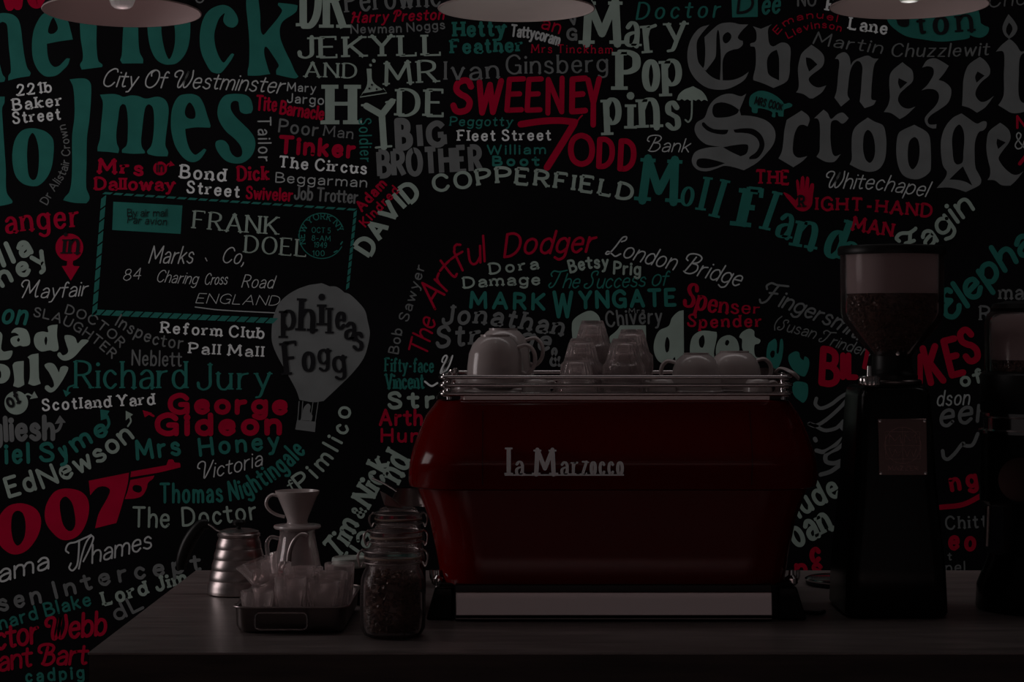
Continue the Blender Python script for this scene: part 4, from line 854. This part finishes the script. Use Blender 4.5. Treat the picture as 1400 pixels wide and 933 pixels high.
bm = bmesh.new(); tube(bm, [(.055, -.01, .022), (.082, -.015, .020), (.104, -.045, .040), (.112, -.045, .070), (.116, -.045, .098), (.125, -.045, .120), (.139, -.045, .133), (.150, -.045, .133), (.154, -.045, .129)], lambda t: .0085 - .0045 * min(1, t * 1.4), 12); link('spout', bm, 'steel', kt, True)

# ------------------------------------------------------------------ dripper on glass server
SX, SY = P(406.5, 0, 4.02).x, 4.24
sv = thing('glass_server', (P(406.5, 0, SY).x, SY, CT), 'round clear glass coffee server under the white dripper', 'jug')
bm = bmesh.new()
o = [(0, 0), (.050, 0), (.057, .006), (.0585, .020), (.054, .045), (.0505, .060), (.0475, .080), (.046, .088), (.0435, .100), (.0420, .110), (.0400, .122), (.0385, .134), (.0395, .138)]
i_ = [(r - .002, z) for r, z in o[::-1][:-2]] + [(0, .003)]
lathe(bm, o + i_, 56); fixn(bm); link('body', bm, 'glass', sv, True); sv.scale = (1, 1, .905)
bm = bmesh.new(); tube(bm, [(-.041, 0, .118), (-.058, 0, .121), (-.067, 0, .108), (-.066, 0, .080), (-.062, 0, .062), (-.052, 0, .056)], .0042, 10, sq=(1, 1.2)); link('handle', bm, 'glass', sv, True)
dr = thing('coffee_dripper', (P(406.5, 0, SY).x, SY, CT + .125), 'white ceramic cone coffee dripper with a loop handle on the glass server', 'dripper')
bm = bmesh.new(); lathe(bm, [(.012, 0), (.030, 0), (.030, .004), (.051, .0045), (.053, .008), (.0515, .0115), (.030, .013), (.0235, .016), (.0225, .022), (.0260, .032), (.044, .075), (.0485, .082), (.0495, .088), (.047, .0885), (.0455, .083), (.030, .045), (.006, .014), (.006, .005), (.012, 0)], 56); fixn(bm); link('cone', bm, 'porcelain', dr, True)
bm = bmesh.new(); tube(bm, [(-.041, 0, .076), (-.056, 0, .079), (-.067, 0, .070), (-.069, 0, .056), (-.060, 0, .043), (-.044, 0, .034), (-.028, 0, .030)], .0042, 10, sq=(1.4, .9)); link('handle', bm, 'porcelain', dr, True)

# ------------------------------------------------------------------ black cup
bc = thing('takeaway_cup', (P(478, 0, 3.97).x, 3.97, CT), 'black card cup with a pale grey-green lid between tin and jars', 'cup')
bm = bmesh.new(); lathe(bm, [(0, 0), (.030, 0), (.031, .002), (.0375, .078), (0, .078)], 36); fixn(bm); link('cup_body', bm, 'paper', bc, True)
bm = bmesh.new(); lathe(bm, [(0, .078), (.040, .078), (.041, .080), (.0405, .083), (.038, .086), (.0365, .096), (.034, .098), (.032, .095), (0, .095)], 36); fixn(bm); link('lid', bm, 'lidpale', bc, True)

# ------------------------------------------------------------------ beans helper
def beans(bm, pts, s=.0045, seed=1):
    rnd = random.Random(seed)
    base = bmesh.new(); bmesh.ops.create_icosphere(base, subdivisions=1, radius=1)
    bv = [v.co.copy() for v in base.verts]; bf = [[v.index for v in f.verts] for f in base.faces]; base.free()
    for p in pts:
        R_ = Matrix.Rotation(rnd.uniform(0, PI), 3, Vector((rnd.uniform(-1, 1), rnd.uniform(-1, 1), rnd.uniform(-1, 1))).normalized())
        k = s * rnd.uniform(.85, 1.1)
        vs = [bm.verts.new(Vector(p) + R_ @ Vector((v.x * k * 1.35, v.y * k, v.z * k * .7))) for v in bv]
        for f in bf: bm.faces.new([vs[i] for i in f])
def rad(prof, z):
    for (r0, z0), (r1, z1) in zip(prof, prof[1:]):
        if z0 <= z <= z1: return r0 + (r1 - r0) * (z - z0) / max(z1 - z0, 1e-6)
    return prof[-1][0]
def beanfill(root, prof, z0, z1, n, s, seed, material='bean'):
    """coffee beans against the inside wall and over the top, plus the solid mass behind them"""
    rnd = random.Random(seed); bm = bmesh.new(); pts = []
    zs = [z0 + (z1 - z0) * k / 12 for k in range(13)]
    tot = 0
    while tot < n:
        z = rnd.uniform(z0, z1); a = rnd.uniform(0, 2 * PI); r = rad(prof, z)
        if rnd.random() > r / max(q[0] for q in prof): continue
        r = r - s * 1.2 - rnd.uniform(0, s * .6); pts.append((r * math.cos(a), r * math.sin(a), z)); tot += 1
    R0 = rad(prof, z1)
    for k in range(n // 4):
        a = rnd.uniform(0, 2 * PI); r = (R0 - s * 1.3) * math.sqrt(rnd.random()); pts.append((r * math.cos(a), r * math.sin(a), z1 + rnd.uniform(-s, s) + (rnd.random() < .1) * s))
    beans(bm, pts, s, seed)
    lathe(bm, [(0, zs[0])] + [(max(rad(prof, z) - s * 2.0, .002), z) for z in zs] + [(0, zs[-1])], 32)
    o_ = link('beans', bm, material, root, True); o_['kind'] = 'stuff'
    return o_

# ------------------------------------------------------------------ clip-top jars
def make_jar(loc, label, fill, seed):
    t = thing('preserving_jar', loc, label, 'jar', 'clip-top jars in a row', rz=.1)
    o = [(0, .002), (.045, 0), (.054, .004), (.0605, .016), (.0615, .040), (.0610, .085), (.0590, .108), (.0545, .121), (.0505, .127), (.0500, .134), (.0525, .136), (.0525, .141), (.0500, .143), (.0500, .146)]
    inn = [(.0470, .146), (.0465, .128), (.0505, .120), (.0560, .106), (.0580, .085), (.0585, .040), (.0575, .018), (.051, .008), (.0, .007)]
    bm = bmesh.new(); lathe(bm, o + inn, 56); fixn(bm); link('glass_body', bm, 'jar', t, True)
    bm = bmesh.new(); lathe(bm, [(.0465, .1462), (.0535, .1462), (.0540, .148), (.0535, .1498), (.0465, .1498), (.0465, .1462)], 48); fixn(bm); link('rubber_ring', bm, 'rubber', t, True)
    bm = bmesh.new(); lathe(bm, [(0, .150), (.0515, .150), (.0535, .153), (.0535, .159), (.0500, .163), (.044, .164), (.042, .170), (.040, .1715), (.036, .168), (0, .166)], 48); fixn(bm); lid = link('lid', bm, 'jar', t, True)
    bm = bmesh.new(); tube(bm, [(.0535 * math.cos(a), .0535 * math.sin(a), .1385) for a in [2 * PI * k / 40 for k in range(40)]], .0014, 6, closed=True, smooth=0)
    tube(bm, [(.0555 * math.cos(a), .0555 * math.sin(a), .160) for a in [2 * PI * k / 40 for k in range(40)]], .0013, 6, closed=True, smooth=0); link('wire_bail', bm, 'steel', t, True)
    for s_ in (-1, 1):
        bm = bmesh.new(); tube(bm, [(s_ * .056, -.006, .162), (s_ * .063, -.008, .156), (s_ * .064, -.008, .140), (s_ * .060, -.006, .130), (s_ * .055, 0, .138)], .0016, 6)
        tube(bm, [(s_ * .056, .006, .162), (s_ * .066, .008, .150), (s_ * .062, .006, .134), (s_ * .055, 0, .138)], .0016, 6)
        link('clasp', bm, 'steel', t, True)
    prof = [(.050, .008), (.0565, .018), (.0578, .040), (.0572, .085), (.0550, .106), (.0500, .118)]
    beanfill(t, prof, .012, fill, 620, .0046, seed)
    return t
make_jar((P(537, 0, 3.555).x, 3.555, CT), 'clip-top glass jar of dark coffee beans, nearest of the row', .112, 11)
make_jar((P(543.5, 0, 3.955).x, 3.90, CT), 'clip-top glass jar of beans, middle one of the row beside the machine', .104, 12)
make_jar((P(545, 0, 4.28).x, 4.27, CT), 'clip-top glass jar at the back of the row, under the steel scoop', .104, 13)
# steel scoop resting on the rear jar
SC = thing('steel_scoop', (P(556, 0, 4.27).x, 4.27, CT + .1725), 'bright steel bean scoop with a long handle lying on the rear jar', 'scoop')
bm = bmesh.new()
ring0, ring1 = [], []
N_ = 18
for k in range(N_ + 1):
    a = -PI * .08 + PI * 1.16 * k / N_
    ring0.append(bm.verts.new((.046 * math.cos(a) + .004, .040 * math.sin(a) - .012, .0005)))
    ring1.append(bm.verts.new((.024 * math.cos(a) + .002, .022 * math.sin(a) + .004, .044)))
for k in range(N_): bm.faces.new((ring0[k], ring0[k + 1], ring1[k + 1], ring1[k]))
bm.faces.new(ring1[::-1]); 
bmesh.ops.solidify(bm, geom=bm.faces[:], thickness=.0012); link('bowl', bm, 'steel', SC, True)
bm = bmesh.new()
v = [bm.verts.new(q) for q in [(-.058, -.030, .040), (-.044, -.034, .034), (-.020, -.037, .018), (-.006, -.036, .002), (-.040, -.030, .0008), (-.047, -.045, .010)]]
bm.faces.new(v); bmesh.ops.solidify(bm, geom=bm.faces[:], thickness=.0014); link('lip', bm, 'steel', SC)
bm = bmesh.new(); tube(bm, [(-.022, 0, .036), (-.048, .004, .052), (-.078, .006, .066)], .004, 8, sq=(1.5, .6)); link('handle', bm, 'darksteel', SC, True)

# ------------------------------------------------------------------ grinder with a big hopper
GX, GY = .765, 3.88
gr = thing('coffee_grinder', (GX, GY, CT), 'tall black coffee grinder with a large clear hopper half full of beans', 'grinder')
def zg(py, Y=3.78): return P(0, py, Y).z - CT
S_ = 3.78 / F
bm = bmesh.new()
secs = []
for z, w_, f, r in ((.004, .1000, -.118, .030), (.010, .1025, -.121, .031), (.10, .0985, -.120, .031), (.27, .0825, -.110, .030), (.36, .0775, -.103, .029), (.437, .0725, -.098, .028), (.452, .0700, -.095, .028), (.459, .063, -.088, .03)):
    secs.append((z, rrect(w_, f, -f, r, 8, 0)))
loft(bm, secs); link('body', bm, 'blackgloss', gr, True)
HX = P(1219.5, 0, 3.88).x - GX
bm = bmesh.new(); lathe(bm, [(0, .459), (.058, .459), (.060, .462), (.060, .468), (.057, .471), (0, .471)], 56, HX); link('top_flange', bm, 'darksteel', gr, True)
bm = bmesh.new(); lathe(bm, [(0, .471), (.052, .471), (.052, .480), (.044, .486), (.041, .494), (.039, .540), (.038, .548), (0, .548)], 48, HX); link('collar', bm, 'black', gr, True)
# knurled adjusting ring and knob
bm = bmesh.new(); lathe(bm, [(0, .462), (.020, .462), (.0205, .464), (.0205, .478), (.019, .480), (.006, .481), (.005, .500), (0, .501)], 60, P(1188, 0, 3.80).x - GX, -.085, flute=lambda a, z: 1 + (.05 * math.cos(20 * a) if .463 < z < .479 else 0)); link('adjusting_knob', bm, 'chrome', gr, True)
bm = bmesh.new(); lathe(bm, [(0, 0), (.004, 0), (.004, .003), (0, .004)], 14); bmesh.ops.rotate(bm, verts=bm.verts, matrix=Matrix.Rotation(PI / 2, 3, 'X')); bmesh.ops.translate(bm, verts=bm.verts, vec=(P(1226.5, 0, 3.84).x - GX, -.045, .524)); link('screw', bm, 'chrome', gr, True)
# hopper
hz = lambda py: CZ - (py - HOR) / F * 3.88 - CT
zt, zs1, zs2, zb = hz(349), hz(428), hz(442), hz(489)
ho = [(.035, .530), (.036, zb), (.040, zb + .003), (.098, zs2 + .004), (.1035, zs1), (.1045, zt)]
hi = [(.1025, zt), (.1015, zs1), (.096, zs2 + .006), (.038, zb + .006), (.033, zb + .002), (.033, .530), (.035, .530)]
bm = bmesh.new(); lathe(bm, ho + hi, 64, HX); fixn(bm); link('hopper', bm, 'hopper', gr, True)
bm = bmesh.new(); lathe(bm, [(0, zt), (.1085, zt), (.1095, zt + .003), (.1095, zt + .014), (.106, zt + .018), (.05, zt + .021), (0, zt + .0215)], 64, HX); link('hopper_lid', bm, 'black', gr, True)
hp = [(.034, zb), (.0375, zb + .006), (.0955, zs2 + .006), (.1010, zs1), (.1015, zt)]
bm = bmesh.new(); lathe(bm, [(.0995, hz(402)), (.0995, zt)], 64, HX); link('inner_haze_sheet', bm, 'haze_sheet', gr, True)  # added sheet that whitens the hopper above bean level
b_ = beanfill(gr, hp, zb + .004, hz(404), 1500, .0048, 5); b_.location = (HX, 0, 0)
# name plate
px0, px1, pz0, pz1 = P(1201, 0, 3.77).x - GX, P(1267.5, 0, 3.77).x - GX, zg(650, 3.77), zg(573, 3.77)
def plate_y(z): return -.110 + (z - .27) * (.007 / .09) - .0015 if z > .27 else -.112
tilt = math.atan(.007 / .09)
bm = bmesh.new(); hw, hh = (px1 - px0) / 2, (pz1 - pz0) / 2
box(bm, -hw, hw, -.0012, .0012, -hh, hh, .0006, 1)
pl_ = link('name_plate', bm, 'plate', gr); pz = (pz0 + pz1) / 2
pl_.location = ((px0 + px1) / 2, plate_y(pz) - .0022, pz); pl_.rotation_euler = (-tilt, 0, 0)
for sx in (-1, 1):
    for sz in (-1, 1):
        bm = bmesh.new(); lathe(bm, [(.003, 0), (.003, .0012), (0, .002)], 12); bmesh.ops.rotate(bm, verts=bm.verts, matrix=Matrix.Rotation(PI / 2, 3, 'X'))
        bmesh.ops.translate(bm, verts=bm.verts, vec=(sx * (hw - .004), -.0012, sz * (hh - .004))); link('rivet', bm, 'chrome', pl_, True)
def pl3(p, off): return (p.x * .001, -.0014 - off * .3, -p.y * .001)
bm = bmesh.new()
cc = cr([Vector((math.cos(2 * PI * k / 24) * 36, math.sin(2 * PI * k / 24) * 36 - 3)) for k in range(24)], 2, True); cc.append(cc[0])
sweep(bm, cc, [.5] * len(cc), 0, 'f', pl3)
for a, b in (((-34, -3), (34, -3)), ((-34, -30), (34, -30)), ((-34, 24), (34, 24)), ((-34, -30), (-34, 24)), ((34, -30), (34, 24)), ((0, -38), (0, 32))):
    sweep(bm, [Vector(a), Vector(b)], [.4, .4], 0, 'f', pl3)
T('MM', 'white', '-28,-8 28,-8', 16, w=.06, to3=pl3, bm=bm); T('WW', 'white', '-28,19 28,19', 16, w=.06, to3=pl3, bm=bm)
T('MAZZER', 'white', '-30,46 30,46', 8, w=.16, to3=pl3, bm=bm); link('engraving', bm, 'engrave', pl_)
for sx in (-1, 1):
    for sy in (-1, 1):
        bm = bmesh.new(); lathe(bm, [(0, 0), (.012, 0), (.012, .006), (0, .006)], 16, sx * .075, sy * .09); link('foot', bm, 'black', gr, True)
cable = thing('power_cable', (P(1090, 0, 3.84).x, 3.84, CT), 'thin black cable lying on the counter from machine to grinder', 'cable')
bm = bmesh.new(); tube(bm, [(P(1060, 0, 3.86).x, 3.86, CT + .0045), (P(1088, 0, 3.83).x, 3.83, CT + .0045), (P(1120, 0, 3.81).x, 3.81, CT + .0045), (P(1136, 0, 3.82).x - .012, 3.83, CT + .0045)], .0042, 8); rel(bm, cable); link('sheath', bm, 'black', cable, True)

# ------------------------------------------------------------------ dish behind the grinder
ds = thing('tamping_dish', (P(1158, 0, 4.27).x, 4.27, CT), 'round steel-rimmed dark dish on the counter, half hidden by the grinder', 'dish')
bm = bmesh.new(); lathe(bm, [(0, 0), (.088, 0), (.092, .004), (.092, .010), (0, .010)], 56); link('base', bm, 'black', ds, True)
bm = bmesh.new(); lathe(bm, [(0, .010), (.093, .010), (.094, .013), (.089, .0155), (.078, .012), (0, .012)], 56); link('dish_rim', bm, 'chrome', ds, True)

# ------------------------------------------------------------------ second grinder at the right edge
G2X, G2Y = P(1421, 0, 3.90).x, 3.90
g2 = thing('coffee_grinder', (G2X, G2Y, CT), 'black grinder with a rounded glass bean jar, cut off by the right edge', 'grinder')
h2 = lambda py: CZ - (py - HOR) / F * 3.90 - CT
R2 = .1175
bm = bmesh.new(); lathe(bm, [(0, 0), (R2 + .006, 0), (R2 + .010, .006), (R2 + .008, .05), (R2 - .012, .10), (R2 - .015, .115), (0, .115)], 48); link('base', bm, 'blackgloss', g2, True)
bm = bmesh.new(); lathe(bm, [(0, .115), (.074, .115), (.074, h2(690)), (0, h2(690))], 48); link('column', bm, 'black', g2, True)
bm = bmesh.new(); lathe(bm, [(0, h2(690)), (R2 - .008, h2(690)), (R2 + .002, h2(684)), (R2 + .002, h2(592)), (0, h2(592))], 56); link('motor_housing', bm, 'blackgloss', g2, True)
bm = bmesh.new(); lathe(bm, [(0, h2(592)), (R2 + .004, h2(592)), (R2 + .004, h2(588)), (R2 - .006, h2(586)), (R2 - .006, h2(571)), (R2, h2(568)), (R2, h2(564)), (0, h2(564))], 56); link('chrome_ring', bm, 'chrome', g2, True)
bm = bmesh.new(); lathe(bm, [(0, h2(564)), (R2 - .002, h2(564)), (R2 + .001, h2(560)), (R2 + .001, h2(512)), (R2 - .006, h2(508)), (0, h2(508))], 56); link('collar', bm, 'black', g2, True)
bm = bmesh.new()
o = [(R2 - .008, h2(508)), (R2 - .007, h2(445)), (R2 - .009, h2(434)), (R2 - .018, h2(427)), (R2 - .032, h2(424))]
lathe(bm, o + [(r - .003, z - .002) for r, z in o[::-1][:-1]] + [(R2 - .011, h2(508)), (R2 - .008, h2(508))], 64); fixn(bm); link('bean_jar', bm, 'hopper', g2, True)
bm = bmesh.new(); lathe(bm, [(R2 - .0125, h2(492)), (R2 - .0125, h2(440)), (R2 - .022, h2(430))], 64); link('inner_haze_sheet', bm, 'haze_sheet', g2, True)  # same added whitening sheet, inside the second hopper
bm = bmesh.new(); lathe(bm, [(0, h2(426)), (R2 - .022, h2(426)), (R2 - .020, h2(422)), (R2 - .024, h2(416)), (R2 - .05, h2(412)), (0, h2(411))], 56); link('jar_lid', bm, 'black', g2, True)
beanfill(g2, [(R2 - .0115, h2(508)), (R2 - .0115, h2(440))], h2(507), h2(492), 700, .0048, 8)
bm = bmesh.new(); lathe(bm, [(0, 0), (.043, 0), (.044, .002), (.040, .003), (0, .003)], 40); bmesh.ops.rotate(bm, verts=bm.verts, matrix=Matrix.Rotation(PI / 2, 3, 'X')); bmesh.ops.translate(bm, verts=bm.verts, vec=(P(1392, 0, 3.8).x - G2X, -R2 + .004, h2(650))); link('round_badge', bm, 'dimplate', g2, True)
bm = bmesh.new(); tube(bm, [(P(1346, 0, 3.9).x - G2X, -.03, h2(690)), (P(1344, 0, 3.9).x - G2X, -.03, h2(745))], .0065, 12, smooth=0); link('dosing_lever', bm, 'darksteel', g2, True)

# ------------------------------------------------------------------ pendant lamps
def lamp(px, py, Yd, tilt, label, bulbkind, power, lc):
    c = P(px, py, Yd)
    t = thing('pendant_lamp', c, label, 'lamp', rz=0)
    t.rotation_euler = (math.radians(tilt), 0, 0)
    R_ = .1505
    o = [(R_, 0), (R_ + .001, .002), (R_ * .97, .012), (R_ * .88, .030), (R_ * .70, .055), (R_ * .48, .078), (R_ * .30, .100), (.034, .128), (.030, .150), (.022, .165), (0, .168)]
    i_ = [(r - .002, z - .002) for r, z in o if r > .026][1:]
    bm = bmesh.new(); lathe(bm, o, 72); link('shade', bm, 'shade_out', t, True)
    bm = bmesh.new(); lathe(bm, [(R_ - .0004, -.0002)] + i_ + [(0, i_[-1][1])], 72); link('shade_lining', bm, 'shade_in', t, True, label='pale enamel lining')
    bm = bmesh.new(); tube(bm, [((R_ + .0002) * math.cos(2 * PI * k / 72), (R_ + .0002) * math.sin(2 * PI * k / 72), 0) for k in range(72)], .0016, 6, closed=True, smooth=0); link('rim', bm, 'shade_in', t, True)
    bm = bmesh.new()
    if bulbkind == 'ribbed': lathe(bm, [(0, .006), (.014, .007), (.020, .012), (.024, .022), (.029, .036), (.026, .052), (.017, .068), (.013, .085), (0, .085)], 40, flute=lambda a, z: 1 + .05 * math.cos(12 * a))
    elif bulbkind == 'lit': lathe(bm, [(0, .030), (.018, .033), (.029, .046), (.032, .058), (.028, .070), (.017, .084), (.013, .092), (0, .092)], 32)
    else: lathe(bm, [(0, .006), (.016, .008), (.024, .018), (.029, .030), (.032, .044), (.028, .060), (.017, .078), (.013, .092), (0, .092)], 32)
    link('bulb', bm, 'bulb_on' if bulbkind == 'lit' else 'bulb', t, True)
    bm = bmesh.new(); lathe(bm, [(0, .085), (.0165, .085), (.0165, .150), (0, .150)], 20); link('bulb_holder', bm, 'black', t, True)
    bm = bmesh.new(); tube(bm, [(0, 0, .165), (0, 0, 1.05)], .003, 8, smooth=0); link('cord', bm, 'black', t)
    if power:
        l = bpy.data.lights.new('bulb_light', 'POINT'); l.energy = power; l.shadow_soft_size = .03; l.color = lc
        lo = bpy.data.objects.new('bulb_light', l); COL.objects.link(lo); lo.parent = t; lo.location = (0, 0, .004)
    return t
lamp(167, 16, 3.68, -1.8, 'black metal pendant lamp with a ribbed bulb, hanging above the kettle side', 'ribbed', .18, (1, .70, .70))
lamp(706, 12, 3.68, 0, 'brightly lit black pendant lamp hanging above the espresso machine', 'lit', .29, (1, 1.13, 1.06))
lamp(1243, 8, 3.68, 0, 'black pendant lamp with pinkish lining, hanging above the tall grinder', 'plain', .28, (1, .97, .92))
struct('ceiling', -4.2, 4.2, -4.0, YW + .12, 3.4, 3.5, 'plaster')
